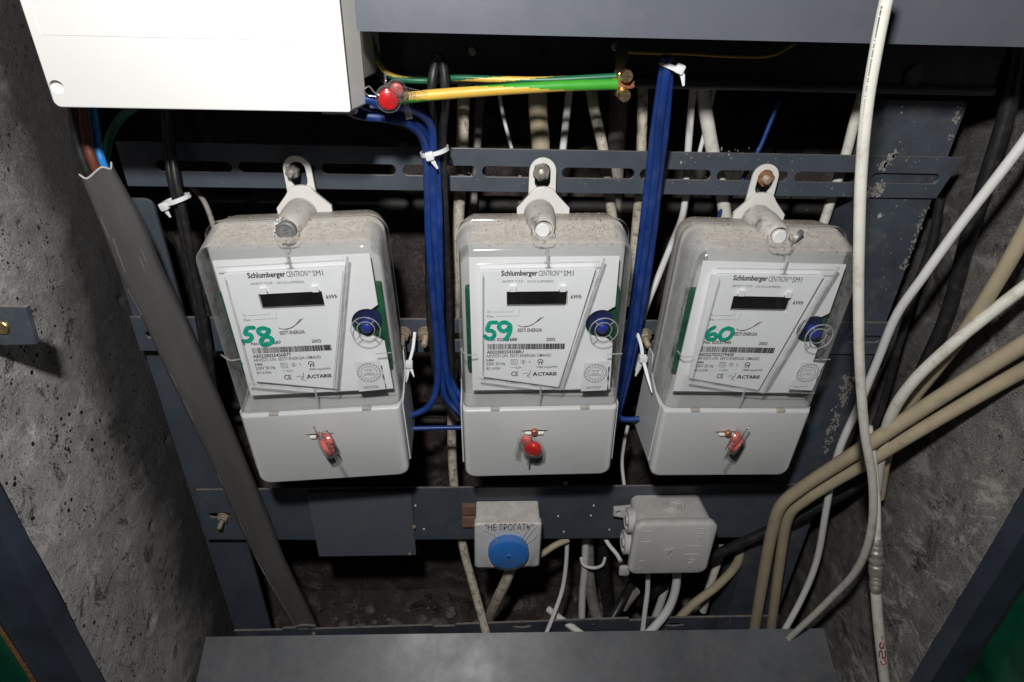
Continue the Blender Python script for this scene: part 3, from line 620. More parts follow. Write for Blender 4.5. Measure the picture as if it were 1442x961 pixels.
    for n_, st in enumerate(HAND[i]):
        pts = spline([lp(i, ox+a/sc, oy+b/sc, YL) for a, b in st], 5)
        for k in range(len(pts)-1): mb.ribbon([pts[k], pts[k+1]], .0034, YL-.0004-.000004*k-.0003*n_)
    mb.build('handwritten_number', 'marker', lab)
    # sticker
    (ax, az), (cx_, cz_) = lp(i, *STK[i][0], -.0004), lp(i, *STK[i][1], -.0004)
    if i == 1: pass
    wv, hv = cx_-ax, az-cz_
    wv = .0215; hv = .0275; ax = (ax+cx_-wv)/2; az = (az+cz_+hv)/2
    tilt = (-.05, -.03, .06)[i]
    edge = [(0, 0), (wv, 0), (wv+.0003, .008), (wv-.0004, .012), (wv+.0004, .016), (wv-.0002, .021), (wv+.0005, hv), (.0015, hv+.0003), (.0012, .010), (0, .0095)]
    rt = lambda p: (ax+p[0]*math.cos(tilt)+p[1]*math.sin(tilt), az-hv+p[1]*math.cos(tilt)-p[0]*math.sin(tilt))
    sk = link('seal_sticker', holed([rt(p) for p in edge], [], -.0010, -.0006), 'sticker', cc, None)
    mb = MB(); cxs, czs = wv*.53, hv*.62
    for rad, th in ((.0092, .00035), (.0062, .0003)):
        mb.ribbon([rt((cxs+rad*math.cos(a), czs+rad*.95*math.sin(a))) for a in np.linspace(0, 2*math.pi, 33)], th, -.00112)
    for k in range(20):
        a = 2*math.pi*k/20; q = rt((cxs+.0077*math.cos(a), czs+.0073*math.sin(a))); q2 = rt((cxs+.0086*math.cos(a+.07), czs+.0081*math.sin(a+.07))); mb.ribbon([q, q2], .0007, -.00112)
    for k, (dz, l_) in enumerate(((.0026, .003), (0, .002), (-.0016, .0045))):
        a = rt((cxs-l_, czs+dz-.0006)); b = rt((cxs+l_, czs+dz+.0006)); put_text(mb, ('EEST', '47 /02', 'MÕÕTJA')[k] if 0 else ('oo', 'o o', 'ooo')[k], a[0], b[0], a[1], b[1], -.00112)
    a = rt((.004, .0022)); b = rt((.0165, .0043)); put_text(mb, TXT[i]['st'], a[0], b[0], a[1], b[1], -.00112, .0)
    mb.build('sticker_print', 'ink2', sk)
    # terminal cover
    mb = MB(); rb = (.008, .008, .0012, .0012)
    mb.loft([rr(-.0665, .0665, -.066, .0005, (.009, .009, .001, .001), .0600), rr(-.0665, .0665, -.0680, .0005, (.009, .009, .001, .001), .030),
             rr(-.0655, .0655, -.0740, -.0003, rb, .0040), rr(-.0650, .0650, -.0748, -.0008, rb, .0015), rr(-.0638, .0638, -.0742, -.0016, rb, .0002), rr(-.0622, .0622, -.0732, -.0026, (.0075, .0075, .001, .001), -.0003)])
    tc = B(mb, 'terminal_cover', 'cover', 40)
    for s in (-1, 1):                               # side wings rising behind the clear cover
        mb = MB(); x = s*.0662; pr = [(.0590, -.060), (.0590, .026), (.047, .026), (.0425, .011), (.020, .0010), (.0060, -.0006), (.0060, -.062)]
        mb.loft([[(x, p[0], p[1]) for p in pr], [(x+s*.0012, p[0], p[1]) for p in pr]]); B(mb, 'cover_wing', 'cover', 30, tc)
    for px, py in ((697, 572.6), (824, 570.6)):
        mb = MB(); a = lp(1, px, py, 0); rbox(mb, a[0]-.0038, a[0]+.0038, -.0008, .003, -.0018, .0010, .0006, .0003); B(mb, 'clip_tab', 'base', 30, tc)
    mb = MB(); a, b = lp(1, 733, 606, 0), lp(1, 773, 606, 0); cz = (a[1]+b[1])/2-.0002; cxm = (a[0]+b[0])/2-.0003
    rim = [(cxm-.0125, -.0007, cz+.0003), (cxm, -.0006, cz+.0010), (cxm+.0125, -.0007, cz+.0003), (cxm+.008, -.0006, cz-.0008), (cxm+.0055, -.0006, cz-.0030), (cxm, -.0006, cz-.0042), (cxm-.0055, -.0006, cz-.0030), (cxm-.008, -.0006, cz-.0008)]
    mb.add(rim, [tuple(range(8))]); B(mb, 'screw_slot', 'shade', None, tc)  # no real opening: a flat patch painted black as the slot's shaded inside
    mb = MB(); mb.loft([[(cxm-.0082, -.0008, cz-.0005), (cxm+.0080, -.0008, cz-.0005), (cxm+.0078, -.0028, cz-.0016), (cxm-.0080, -.0028, cz-.0016)], [(cxm-.0070, -.0008, cz-.0022), (cxm+.0068, -.0008, cz-.0022), (cxm+.0066, -.0026, cz-.0030), (cxm-.0068, -.0026, cz-.0030)]]); B(mb, 'seal_lug', 'hanger', 30, tc)
    mb = MB(); disc(mb, cxm, cz-.0004, .0030, -.0042, 0, .0008, 16); B(mb, 'terminal_screw', 'copper', 40, tc)
    # screw post on top
    mb = MB(); px_ = (.0, -.0007, .0)[i]
    mb.loft([circ(px_, .1490, .0125, .058, 28), circ(px_, .1496, .0120, .042, 28), circ(px_, .1500, .0106, .030, 28), circ(px_, .1504, .0090, .0195, 28), circ(px_, .1504, .0078, .0170, 28), circ(px_, .1504, .0070, .0170, 28), circ(px_, .1504, .0068, .0200, 28)])
    sp = B(mb, 'screw_post', 'post', 50, cc)
    mb = MB(); disc(mb, px_-.0006, .1506, .0054, .0140, .0175, .0008, 20)
    if i != 0: B(mb, 'seal_plug', 'plug', 40, cc)
    else:
        mb = MB(); disc(mb, px_-.0006, .1500, .0072, .0125, .0178, .0012, 24); pl = B(mb, 'stamped_seal_plug', 'lead', 40, cc)
        mb = MB()
        for k in range(22):
            a = random.uniform(1.6, 4.6); rr_ = random.uniform(.0076, .0096); q = (px_-.0006+rr_*math.cos(a), .1500+rr_*math.sin(a)); s = random.uniform(.0006, .0014)
            mb.loft([circ(q[0], q[1], s, .0165, 6), circ(q[0], q[1], s*.5, .0152, 6)])
        B(mb, 'glue_crust', 'plug', None, cc)
        mb = MB(); a = np.linspace(0, 2*math.pi, 25)
        mb.ribbon([(px_-.0006+.0052*math.cos(q), .1500+.0052*math.sin(q)) for q in a], .0004, .01235); mb.ribbon([(px_-.0026, .1510), (px_+.0014, .1514)], .0005, .01235); mb.ribbon([(px_-.0022, .1490), (px_+.0012, .1493)], .0005, .01235); mb.build('stamp_mark', 'ink2', pl)
    mb = MB()
    mb.tube(spline([(px_-.0085, .018, .151), (px_-.0090, .013, .146), (px_-.006, .010, .1445), (px_, .009, .1448), (px_+.006, .010, .1450), (px_+.0085, .013, .147), (px_+.0075, .018, .151)], 5), .00028, 5)
    mb.tube(spline([(px_-.004, .010, .1450), (px_+.001, .007, .1452), (px_-.001, .004, .1442)], 4), .00028, 5); B(mb, 'seal_wire', 'wire', 60, cc)
    # dust crumbs on the ledge
    mb = MB(); rs = random.Random(30+i)
    for k in range((260, 900, 420)[i]):
        x = rs.uniform(-.058, .058); yy = rs.uniform(.010, .060)
        if i == 1 and rs.random() < .6: x = rs.gauss(.030, .014)
        if i == 1 and rs.random() < .2: x = rs.gauss(-.022, .010)
        if abs(x) > .060 or abs(x-px_) < .009: continue
        zt = .1500+(yy-.036)*.17 if yy < .036 else (.1521 if yy < .0404 else .1503-.0015*max(0, (yy-.047)/.014))
        if abs(x) > .055: continue
        s = rs.choice((.00022, .0003, .0004, .0006, .0008)); a = rs.uniform(0, 3)
        ca, sa = math.cos(a), math.sin(a)
        vv = [(x+s*ca, yy+s*sa, zt), (x-s*sa, yy+s*ca, zt), (x-s*ca, yy-s*sa*1.4, zt), (x+s*.2, yy, zt+s*1.1)]
        mb.add(vv, [(0, 1, 3), (1, 2, 3), (2, 0, 3), (0, 2, 1)])
    o = mb.build('dust_crumbs', 'debris', root); o['kind'] = 'stuff'
    return root
METERS = [meter(i) for i in range(3)]

# hanger bolts
def bolt(p, r, rot, ln, mat, label, cat='bolt', group='bolts on the rails', washer=True, tilt=0, nut_t=.005):
    t = empty('hex_bolt', tuple(p), label, cat, group); t.rotation_euler = (tilt, 0, rot)
    mb = MB(); n = [(r*math.cos(k*math.pi/3+.3), r*math.sin(k*math.pi/3+.3)) for k in range(6)]
    mb.loft([[(a*.92, -nut_t, b*.92) for a, b in n], [(a, -nut_t+.0007, b) for a, b in n], [(a, 0, b) for a, b in n]]); mb.build('hex_nut', mat, t, 20)
    mb = MB(); k = 26; pts = []
    rg = [circ(0, 0, r*.46*(1 if j % 2 else .88), -nut_t+.0005-(ln*j/k), 14) for j in range(k)]+[circ(0, 0, r*.34, -nut_t-ln, 14)]
    mb.loft(rg); mb.build('threaded_shank', mat if mat != 'rust' else 'dustbolt', t, 50)
    if washer: mb = MB(); disc(mb, 0, 0, r*1.25, 0.0001, .0012, .0002, 20); mb.build('washer', mat, t, 40)
    return t
bolt(at(413, 241, .4745), .0055, 0, .007, 'bolt', 'dull zinc nut and bolt in the hanger of the left meter', washer=False)
bolt(at(762, 241, .4735), .0068, 0, .005, 'bolt', 'shiny zinc nut and bolt in the hanger of the middle meter', tilt=.12, washer=False)
bolt(at(1077, 250, .4725), .0068, -.2, .006, 'rust', 'rusty orange nut and bolt in the hanger of the right meter', washer=False)
bolt(at(567, 470, .478), .0062, .05, .011, 'dustbolt', 'dusty tan bolt on the middle rail close beside the left meter', tilt=.25)
bolt(at(600, 470, .478), .0062, -.05, .011, 'dustbolt', 'dusty tan bolt on the middle rail next to the blue wires', tilt=.25)
bolt(at(907, 472, .478), .0060, .1, .010, 'dustbolt', 'dusty tan bolt on the middle rail left of the right meter', tilt=.3)
bolt(at(315, 728, .4855), .0055, -.1, .009, 'dustbolt', 'dusty bolt in the slot at the left end of the lower rail', tilt=.35)

# ================================================================== SEALS
def red_seal(p, rot, label, flip=1, face='red', tail=True, scale=1.):
    t = empty('security_seal', tuple(p), label, 'seal', 'clear plastic seals with red cores'); t.rotation_euler = rot; t.scale = (scale,)*3
    mb = MB(); disc(mb, 0, 0, .0080, -.0035, .0035, .0012, 24); sh = mb.build('seal_shell', 'sealclear', t, 50)
    mb = MB(); disc(mb, 0, 0, .0062, -.0030, .0022, .0007, 22); mb.build('seal_core', face, t, 50)
    mb = MB(); mb.tube([(.0045*math.cos(a), -.0031, .0045*math.sin(a)) for a in np.linspace(0, 2*math.pi, 21)], .0003, 5); mb.build('core_rim', face, t, 50)
    mb = MB(); c0 = (-.0055*flip, .005)
    mb.loft([circ(c0[0], c0[1], .0058, -.0012, 18), circ(c0[0], c0[1], .0066, .0002, 18), circ(c0[0], c0[1], .0062, .0042, 18)]); mb.build('seal_hinge', 'sealclear', t, 50)
    mb = MB(); disc(mb, c0[0], c0[1], .0042, .0005, .0036, .0005, 16); mb.build('inner_drum', 'pink', t, 50)
    mb = MB(); x = -.010*flip; mb.loft([[(x-.0022, -.0008, .004), (x+.0012, -.0008, .005), (x-.0002*flip, -.0008, -.0125), (x-.0045*flip, -.0008, -.0115)], [(x-.0022, .0004, .004), (x+.0012, .0004, .005), (x-.0002*flip, .0004, -.0125), (x-.0045*flip, .0004, -.0115)]]); mb.build('seal_tab', 'sealclear', t)
    mb = MB()
    for ph in (0, math.pi):
        mb.tube([(.0006*math.cos(k*1.1+ph)-.001, .0006*math.sin(k*1.1+ph)-.001, .0075+k*.0005) for k in range(18)], .00024, 5)
        if tail: mb.tube([(.0006*math.cos(k*1.1+ph)-.003-.00003*k, .0006*math.sin(k*1.1+ph), -.0075-k*.0005) for k in range(26)], .00024, 5)
    mb.build('twisted_wire', 'wire', t, 60)
    return t
red_seal(at(750.5, 632, .3935), (.15, 0, -.30), 'bright red seal facing forward on the cover of the middle meter', 1, scale=1.12)
red_seal(at(461, 629, .3930), (.25, -.5, -1.05), 'pale red seal turned sideways on the cover of the left meter', -1, 'pink', False, 1.25)
red_seal(at(1036, 625, .3920), (.25, .45, .95), 'dark red seal turned edgeways on the cover of the right meter', 1, 'pink', False, 1.2)
red_seal(at(547, 140, .400), (.1, 0, .15), 'large red centred seal hanging beside the white box', -1, 'red', False, .98)
mb = MB(); mb.tube(spline([at(537, 136, .40), at(527, 130, .40), at(520, 122, .40), at(513, 127, .40), at(518, 134, .402), at(530, 136, .402)], 5), .0005, 6)
tag(mb.build('seal_wire', 'wire', None, 60), 'thin looped wire between the white box and the red seal', 'wire')
# tag of the upper seal
t = empty('seal_strap', tuple(at(565, 133, .398)), 'clear numbered plastic strap between the seal and the earth wire', 'strap')
mb = MB(); mb.loft([[(-.010, -.001, .0065), (.016, -.001, .0015), (.016, -.001, -.0005), (-.008, -.001, -.006)], [(-.010, .001, .0065), (.016, .001, .0015), (.016, .001, -.0005), (-.008, .001, -.006)]]); mb.build('strap_blade', 'sealclear', t)
mb = MB(); put_text(mb, '1794290', -.005, .009, -.0015, .0016, -.0012); mb.build('strap_number', 'ink2', t)
# fallen lead seal on the right meter
t = empty('lead_seal', tuple(at(1122, 336, .424)), 'round grey lead seal lying tilted on top of the right meter', 'seal'); t.rotation_euler = (.35, -.3, .75)
mb = MB(); disc(mb, 0, 0, .0068, -.0018, .0018, .0008, 22); mb.build('seal_disc', 'lead', t, 40)
mb = MB(); mb.ribbon([(.0045*math.cos(a), .0045*math.sin(a)) for a in np.linspace(0, 2*math.pi, 21)], .0004, -.0019); mb.build('stamp_ring', 'shade', t)
mb = MB(); mb.tube([(-.0075, 0, .002), (-.011, -.001, .001), (-.013, 0, -.002)], .0004, 6); mb.build('seal_loop', 'wire', t, 50)
# straw bits on right meter
t = empty('dead_insect', (0, 0, 0), 'small dry twig like bug lying on the dust of the right meter', 'insect')
q = at(1034, 341, .427); t.location = tuple(q)
mb = MB(); mb.tube([(-.006, 0, .0004), (-.002, .001, .0012), (.003, 0, .0010), (.007, .001, .0002)], [.0003, .0008, .0009, .0003], 6); mb.build('body', 'wood', t, 50)
mb = MB()
for k in range(5): mb.tube([(-.003+k*.0018, 0, .001), (-.004+k*.0022, -.002, .0018), (-.005+k*.0026, -.0035, .0)], .0002, 4)
mb.build('legs', 'wood', t)

# ================================================================== WHITE BOX
t = empty('distribution_box', (0, 0, 0), 'large white distribution box hanging over the top left corner', 'electrical box')
sq = at(79, 123, .38)
hole = [(sq[0]+.0047*math.cos(a), sq[2]+.0043*math.sin(a)) for a in np.linspace(0, 2*math.pi, 20, endpoint=False)]
out = [(p[0], p[2]) for p in rr(-.2495, -.0795, -.0605, .20, (.004, .0015, .002, .002), 0)]
lid = link('lid', holed(out, [hole], .3805, .3835, .0006), 'white_box', t, 35)
mb = MB(); mb.loft([rr(-.2497, -.0793, -.0607, .20, .002, .3838), rr(-.2515, -.0745, -.0600, .20, .002, .4050)], cap0=False); mb.build('lid_rim', 'white_box', t, 30)
mb = MB(); mb.loft([circ(sq[0], sq[2], .0052, .3836, 20), circ(sq[0]+.001, sq[2]-.001, .0034, .390, 20)]); mb.build('screw_well', 'white_box', lid, 50)
mb = MB(); rbox(mb, -.2440, -.0848, .38035, .3805, -.0228, .20, .001, .0003); mb.build('hatch', 'white_box', t)
mb = MB(); mb.loft([rr(-.246, -.0748, -.0450, .20, .001, .4055), rr(-.246, -.0727, -.0450, .20, .001, .440), rr(-.246, -.0735, -.036, .20, .001, .4695)]); mb.build('box_body', 'cover', t, 30)
mb = MB(); mb.box(-.1, -.0800, .3945, .4045, -.0640, -.0612); mb.build('bottom_latch', 'white_box', t)

# ================================================================== CABLES
def px_path(pts, k=7): return spline([at(*p) for p in pts], k)
def cable(name, label, pts, dpx, mat, cat='cable', group=None, k=7, n=12, kind=None):
    path = px_path(pts, k); mid = pts[len(pts)//2]; r = dpx/2/dyr(mid[1])*mid[2]
    mb = MB(); mb.tube(path, r, n); o = mb.build(name, mat, None, 60); return tag(o, label, cat, group, kind)
def striped(name, label, pts, dpx, m1, m2, twist, frac=.4, phase=0, group=None):
    path = px_path(pts, 10); mid = pts[len(pts)//2]; r = dpx/2/dyr(mid[1])*mid[2]; n = 24
    mb = MB(); mb.tube(path, r, n, cap=False); L_ = len(path)-1
    for q in range(len(mb.f)):
        seg, k = q//n, q % n; a = ((k/n+phase+twist*seg/L_) % 1); mb.m[q] = 1 if a < frac else 0
    o = mb.build(name, None, None, 60, [m1, m2], fix=True); return tag(o, label, 'wire', group)
G1 = 'old cables hanging behind the upper rail'
cable('power_cable', 'cracked cream cable hanging just right of the black loop behind the rail', [(654, 100, .512), (652, 170, .512), (650, 240, .512), (646, 300, .512), (640, 450, .505), (636, 600, .53), (640, 690, .515), (652, 770, .50), (668, 830, .48), (686, 897, .45)], 13, 'oldcable', group=G1)
cable('power_cable', 'thin grey cable in shade beside the cracked cream cable', [(678, 110, .58), (672, 200, .57), (666, 290, .56), (660, 400, .55)], 12, 'gcable', group=G1)
cable('thin_wire', 'very thin pale wire slanting behind the rail left of the middle hanger', [(700, 110, .508), (708, 160, .508), (722, 215, .508), (735, 260, .508), (750, 340, .508)], 5, 'wcable2', 'wire')
cable('power_cable', 'thick beige cable hanging behind the rail above the middle meter', [(755, 90, .510), (758, 160, .510), (762, 215, .510), (765, 330, .510)], 26, 'beige', group=G1)
cable('power_cable', 'grey white cable slanting just right of the middle hanger', [(805, 100, .510), (797, 170, .510), (790, 240, .510), (782, 340, .510)], 10, 'wcable2', group=G1)
cable('power_cable', 'cracked cream cable slanting down right above the middle meter', [(828, 100, .508), (838, 160, .508), (850, 215, .508), (860, 290, .512), (872, 380, .505)], 15, 'oldcable', group=G1)
cable('power_cable', 'broad dull grey cable in shade left of the right blue bundle', [(874, 110, .58), (870, 170, .58), (866, 240, .58), (862, 330, .58)], 25, 'gcable', group=G1)
cable('power_cable', 'cracked cream cable touching the left side of the blue bundle', [(906, 100, .508), (904, 180, .508), (901, 260, .508), (894, 340, .512), (886, 430, .505)], 14, 'oldcable', group=G1)
cable('power_cable', 'white cable right of the blue bundle that passes down between two meters', [(978, 100, .508), (972, 170, .508), (967, 240, .508), (962, 300, .505), (945, 345, .52), (925, 395, .50), (905, 450, .49), (897, 520, .49)], 9, 'wcable2', group=G1)
cable('power_cable', 'thick white cable slanting left of the right hanger', [(985, 100, .510), (994, 160, .510), (1004, 215, .510), (1016, 270, .508), (1026, 340, .508)], 19, 'wcable', group=G1)
cable('thin_wire', 'thin white wire crossing in front of the thick white cable', [(1006, 120, .512), (996, 170, .512), (985, 215, .512), (972, 260, .512), (960, 330, .512)], 6, 'wcable2', 'wire')
cable('thin_wire', 'short thin blue wire leaning behind the rail near the right hanger', [(1098, 140, .505), (1084, 175, .505), (1068, 212, .505), (1040, 262, .505), (1016, 296, .505), (1006, 330, .505)], 6, 'blue', 'wire')
cable('power_cable', 'cream cable leaning behind the rail right of the right hanger', [(1225, 100, .505), (1205, 165, .505), (1192, 215, .505), (1176, 265, .505), (1158, 320, .505)], 14, 'wcable', group=G1)
# left side
G2 = 'black cables tied together at the left'
cable('black_cable', 'left strand of the two tied black cables under the white box', [(230, 140, .49), (235, 200, .478), (240, 250, .470), (252, 300, .470), (266, 380, .47), (285, 480, .47), (300, 600, .475)], 10, 'black', group=G2)
cable('black_cable', 'right strand of the two tied black cables under the white box', [(238, 140, .487), (241, 200, .476), (247, 250, .468), (258, 300, .466), (273, 380, .466), (292, 480, .466), (308, 600, .47)], 11, 'black', group=G2)
cable('thin_wire', 'bare twisted pale wire curving behind the top corner of the left meter', [(255, 250, .51), (275, 268, .51), (288, 285, .51), (298, 310, .505), (305, 340, .50)], 7, 'gcable', 'wire')
cable('ground_wire', 'dark green wire dropping out of the white box into the shade', [(192, 150, .45), (172, 165, .455), (156, 190, .46), (150, 215, .465), (146, 240, .47)], 11, 'dgreen', 'wire')
# trunking
t = empty('cable_trunking', (0, 0, 0), 'scratched grey plastic cable trunking slanting down along the left wall', 'cable trunking')
CW = [((137, 240, .440), .64), ((159, 285, .443), .74), ((181, 333, .447), .84), ((200, 381, .451), .88), ((234, 451, .457), .90), ((266, 523, .462), .92), ((301, 600, .467), .90), ((330, 665, .470), .86), ((355, 725, .473), .90), ((386, 795, .475), .78), ((424, 867, .476), .70), ((444, 910, .476), .68)]
ctr = spline([at(*c_[0]) for c_ in CW], 8); wds = [float(v) for v in np.interp(np.arange(len(ctr))/8, range(len(CW)), [c_[1] for c_ in CW])]
prof = []
for k in range(15):
    a = math.pi*(k/14); prof.append((-.0172*math.cos(a)**1 if 0 else -.0172*math.copysign(abs(math.cos(a))**.7, math.cos(a)), -.0105*math.sin(a)**.55 if 0 < k < 14 else 0))
rings = []; inner = []
for i, p in enumerate(ctr):
    tv = ctr[min(i+1, len(ctr)-1)]-ctr[max(i-1, 0)]; tv /= np.linalg.norm(tv); f_ = np.array([.22, -1, 0]); f_ -= f_.dot(tv)*tv; f_ /= np.linalg.norm(f_); sd = np.cross(f_, tv); sd = sd if sd[0] > 0 else -sd
    s = wds[i]
    jag = [(.0 if i > 0 else .0022*math.sin(k*.9)+.006*(k/14-.5)*1.2) for k in range(15)]
    rings.append([p+sd*a*s-f_*b*s-tv*j for (a, b), j in zip(prof, jag)]); inner.append([p+sd*a*s*.92-f_*(b*.86+.0002)*s-tv*j for (a, b), j in zip(prof, jag)])
rings = [r_+list(reversed(q)) for r_, q in zip(rings, inner)]
mb = MB(); mb.loft(rings); o = mb.build('trunking_shell', 'channel', t, 50)
mb = MB(); mb.tube([p+np.array([0, -.0003, .0004]) for p in rings[0][:15]], .0007, 6); mb.build('torn_rim', 'channel_edge', t, 50)
mb = MB()
for s_ in range(14):                                # raised scratches
    i0 = random.randint(10, len(rings)-14); k = random.randint(3, 9); ln = random.randint(3, 10)
    seg = [rings[min(len(rings)-1, i0+j)][k]*(1)+np.array([random.gauss(0, .0002), -.0001, 0]) for j in range(ln)]
    mb.tube(seg, .00009, 4)
o = mb.build('scratch_burr', 'channel_edge', t); o['kind'] = 'stuff'
cable('brown_wire', 'thick brown wire entering the top of the grey trunking', [(112, 120, .445), (120, 190, .443), (130, 225, .441), (146, 262, .443), (172, 315, .447)], 13, 'brown', 'wire', 'wires entering the trunking')
cable('blue_wire', 'light blue wire entering the top of the grey trunking', [(130, 150, .452), (138, 205, .448), (144, 228, .446), (157, 257, .447), (180, 315, .450)], 11, 'lblue', 'wire', 'wires entering the trunking')
cable('black_wire', 'black wire entering the top of the grey trunking', [(98, 120, .443), (108, 195, .441), (119, 232, .440), (134, 266, .442), (162, 322, .446)], 12, 'black', 'wire', 'wires entering the trunking')

# earth wires
striped('earth_wire', 'thick green and yellow earth wire running level to the brass clamp', [(552, 141, .410), (600, 135, .414), (660, 130, .418), (730, 125, .420), (800, 121, .422), (868, 119, .424)], 15, 'green', 'yellow', -.85, .50, .32)
striped('earth_wire', 'thinner dark green earth wire curving behind the thick earth wire', [(512, 20, .44), (524, 60, .440), (536, 92, .442), (558, 110, .444), (600, 114, .447), (640, 110, .440), (700, 112, .436), (770, 113, .433), (868, 108, .430)], 9, 'dgreen', 'yellow', 2.2, .25, .3)
cable('thin_wire', 'thin dull yellow wire along the shaded back plate right of the tie', [(885, 74, .462), (930, 76, .462), (960, 76, .462), (1030, 80, .462), (1085, 79, .462), (1120, 62, .462)], 3.5, 'yellow', 'wire')
# earth clamp
t = empty('earth_clamp', tuple(at(874, 119, .425)), 'small brass earth clamp with two screws at the end of the earth wire', 'clamp')
mb = MB(); rbox(mb, -.0030, .0030, -.004, .005, -.0075, .0075, .0012, .0005); mb.build('clamp_block', 'brass', t, 30)
for z in (.0058, -.0058):
    mb = MB(); mb.loft([circ(.0018, z, .0036, -.0095, 18), circ(.0018, z, .0040, -.0085, 18), circ(.0018, z, .0040, -.0045, 18)]); s = mb.build('clamp_screw', 'brass', t, 40)
    mb = MB(); mb.box(.0018-.0030, .0018+.0030, -.0097, -.0094, z-.0004, z+.0004); mb.box(.0018-.0004, .0018+.0004, -.00975, -.0094, z-.0030, z+.0030); mb.build('screw_cross', 'shade', s)
mb = MB()
for k in range(9):
    a = k*.7; mb.tube([(-.006, -.002+.0016*math.cos(a), .0016*math.sin(a)), (.0075+.0004*(k % 3), -.002+.0018*math.cos(a), .0018*math.sin(a))], .0007, 6)
mb.build('copper_strands', 'copper', t, 50)

# blue bundles
G3 = 'blue wires looping from the white box down beside the left meter'
cable('blue_wire', 'blue wire bending lowest out of the white box', [(480, 148, .420), (505, 162, .420), (545, 167, .424), (580, 178, .436), (599, 205, .450), (602, 260, .456), (604, 340, .460), (611, 430, .463), (616, 500, .463), (615, 545, .46), (603, 573, .457), (575, 587, .455)], 11, 'blue', 'wire', G3)
cable('blue_wire', 'blue wire bending highest out of the white box by the seal', [(500, 140, .405), (525, 141, .408), (560, 150, .414), (588, 158, .430), (607, 178, .444), (610, 215, .452), (611, 300, .457), (617, 400, .460), (624, 480, .462), (632, 540, .46), (648, 575, .456), (665, 588, .455)], 11, 'blue', 'wire', G3)
cable('blue_wire', 'blue wire in the middle of the left bundle', [(490, 140, .43), (545, 160, .432), (585, 172, .440), (603, 200, .454), (607, 260, .459), (609, 340, .462), (617, 430, .465), (622, 520, .465), (628, 560, .462), (650, 583, .457), (665, 590, .455)], 10, 'blue', 'wire', G3)
cable('blue_wire', 'blue wire on the right of the left bundle', [(608, 190, .458), (614, 225, .458), (618, 300, .458), (620, 400, .462), (622, 480, .464), (632, 530, .464), (650, 560, .46), (668, 572, .455)], 10, 'blue', 'wire', G3)
cable('blue_wire', 'short level blue wire between the left and middle terminal covers', [(570, 604, .452), (610, 603, .452), (665, 602, .452)], 7, 'blue', 'wire')
cable('blue_wire', 'short blue wire curving between the middle and right terminal covers', [(858, 575, .455), (872, 588, .455), (884, 591, .455), (900, 590, .455)], 8, 'blue', 'wire')
G5 = 'strands of the black cable loop'
cable('black_cable', 'left strand of the tall black cable loop beside the blue wires', [(620, 78, .43), (612, 95, .428), (607, 140, .430), (609, 200, .466), (604, 300, .474), (604, 400, .476), (607, 470, .474), (618, 545, .470), (645, 592, .46)], 11, 'black', 'cable', G5)
cable('black_cable', 'right strand of the tall black cable loop beside the blue wires', [(616, 78, .43), (624, 92, .428), (627, 140, .430), (623, 200, .458), (627, 300, .468), (632, 400, .47), (634, 500, .47), (640, 580, .47)], 11, 'black', 'cable', G5)
G4 = 'blue wires of the right bundle'
ctrl = [(940, 80, .425), (937, 110, .430), (929, 180, .445), (921, 250, .460), (912, 330, .466), (903, 400, .467), (891, 470, .470), (877, 540, .472), (862, 600, .474)]
for n_, offs, lab in ((0, (-3, -5, -7, -7.5, -8, -8, -6, -5, -4), 'left wire of the straight blue bundle between the middle and right meters'), (1, (0, 1, -1, 1.5, 0, -1.5, 1, 0, 0), 'front wire of the straight blue bundle between the middle and right meters'),
                      (2, (3, 5, 7.5, 7, 8, 7, 7, 5, 4), 'right wire of the straight blue bundle between the middle and right meters')):
    cable('blue_wire', lab, [(c_[0]+o_, c_[1], c_[2]-(.003 if n_ == 1 else 0)+.0008*math.sin(k_*1.7+n_)) for k_, (c_, o_) in enumerate(zip(ctrl, offs))], 11, 'blue', 'wire', G4)

# ================================================================== CABLE TIES
def tie(p, rx, ry, tilt, wd, head, tail, label, th=.0011):
    t = empty('cable_tie', tuple(p), label, 'cable tie', 'white nylon cable ties'); t.rotation_euler = (0, tilt, 0)
    ring = lambda sx: [[(rx*sx*math.cos(a), ry*sx*math.sin(a), z) for a in np.linspace(0, 2*math.pi, 28, endpoint=False)] for z in (-wd/2, wd/2)]
    mb = MB(); o_, i_ = ring(1+th/rx), ring(1.0)
    n = 28
    mb.add(o_[0]+o_[1]+i_[0]+i_[1], [(k, (k+1) % n, n+(k+1) % n, n+k) for k in range(n)]+[(2*n+k, 3*n+k, 3*n+(k+1) % n, 2*n+(k+1) % n) for k in range(n)]+[(k, 2*n+k, 2*n+(k+1) % n, (k+1) % n) for k in range(n)]+[(n+k, n+(k+1) % n, 3*n+(k+1) % n, 3*n+k) for k in range(n)])
    mb.build('tie_band', 'nylon', t, 50)
    hx, hy, hz = head; mb = MB(); rbox(mb, hx-.0030, hx+.0030, hy-.0030, hy+.0015, hz-.0030, hz+.0030, .0012, .0006); mb.build('tie_head', 'nylon', t, 40)
    mb = MB(); q = [np.array(head)+np.array(d) for d in tail]; mb.tube(q, [wd/2]*(len(q)-1)+[wd*.25], 6, flat=(1, .35)); mb.build('tie_tail', 'nylon', t, 40)
    return t
tie(at(612, 213, .456), .0098, .0100, -.25, .0030, (-.0030, -.0105, -.0005), [(0, 0, -.001), (.0015, -.001, -.005), (.0030, -.0005, -.010)], 'white cable tie around the left blue bundle at the upper rail')
tie(at(943, 94, .427), .0062, .0065, .35, .0030, (.0045, -.0065, .001), [(0, 0, 0), (.004, -.001, -.003), (.0075, -.001, -.008)], 'white cable tie at the top of the right blue bundle')
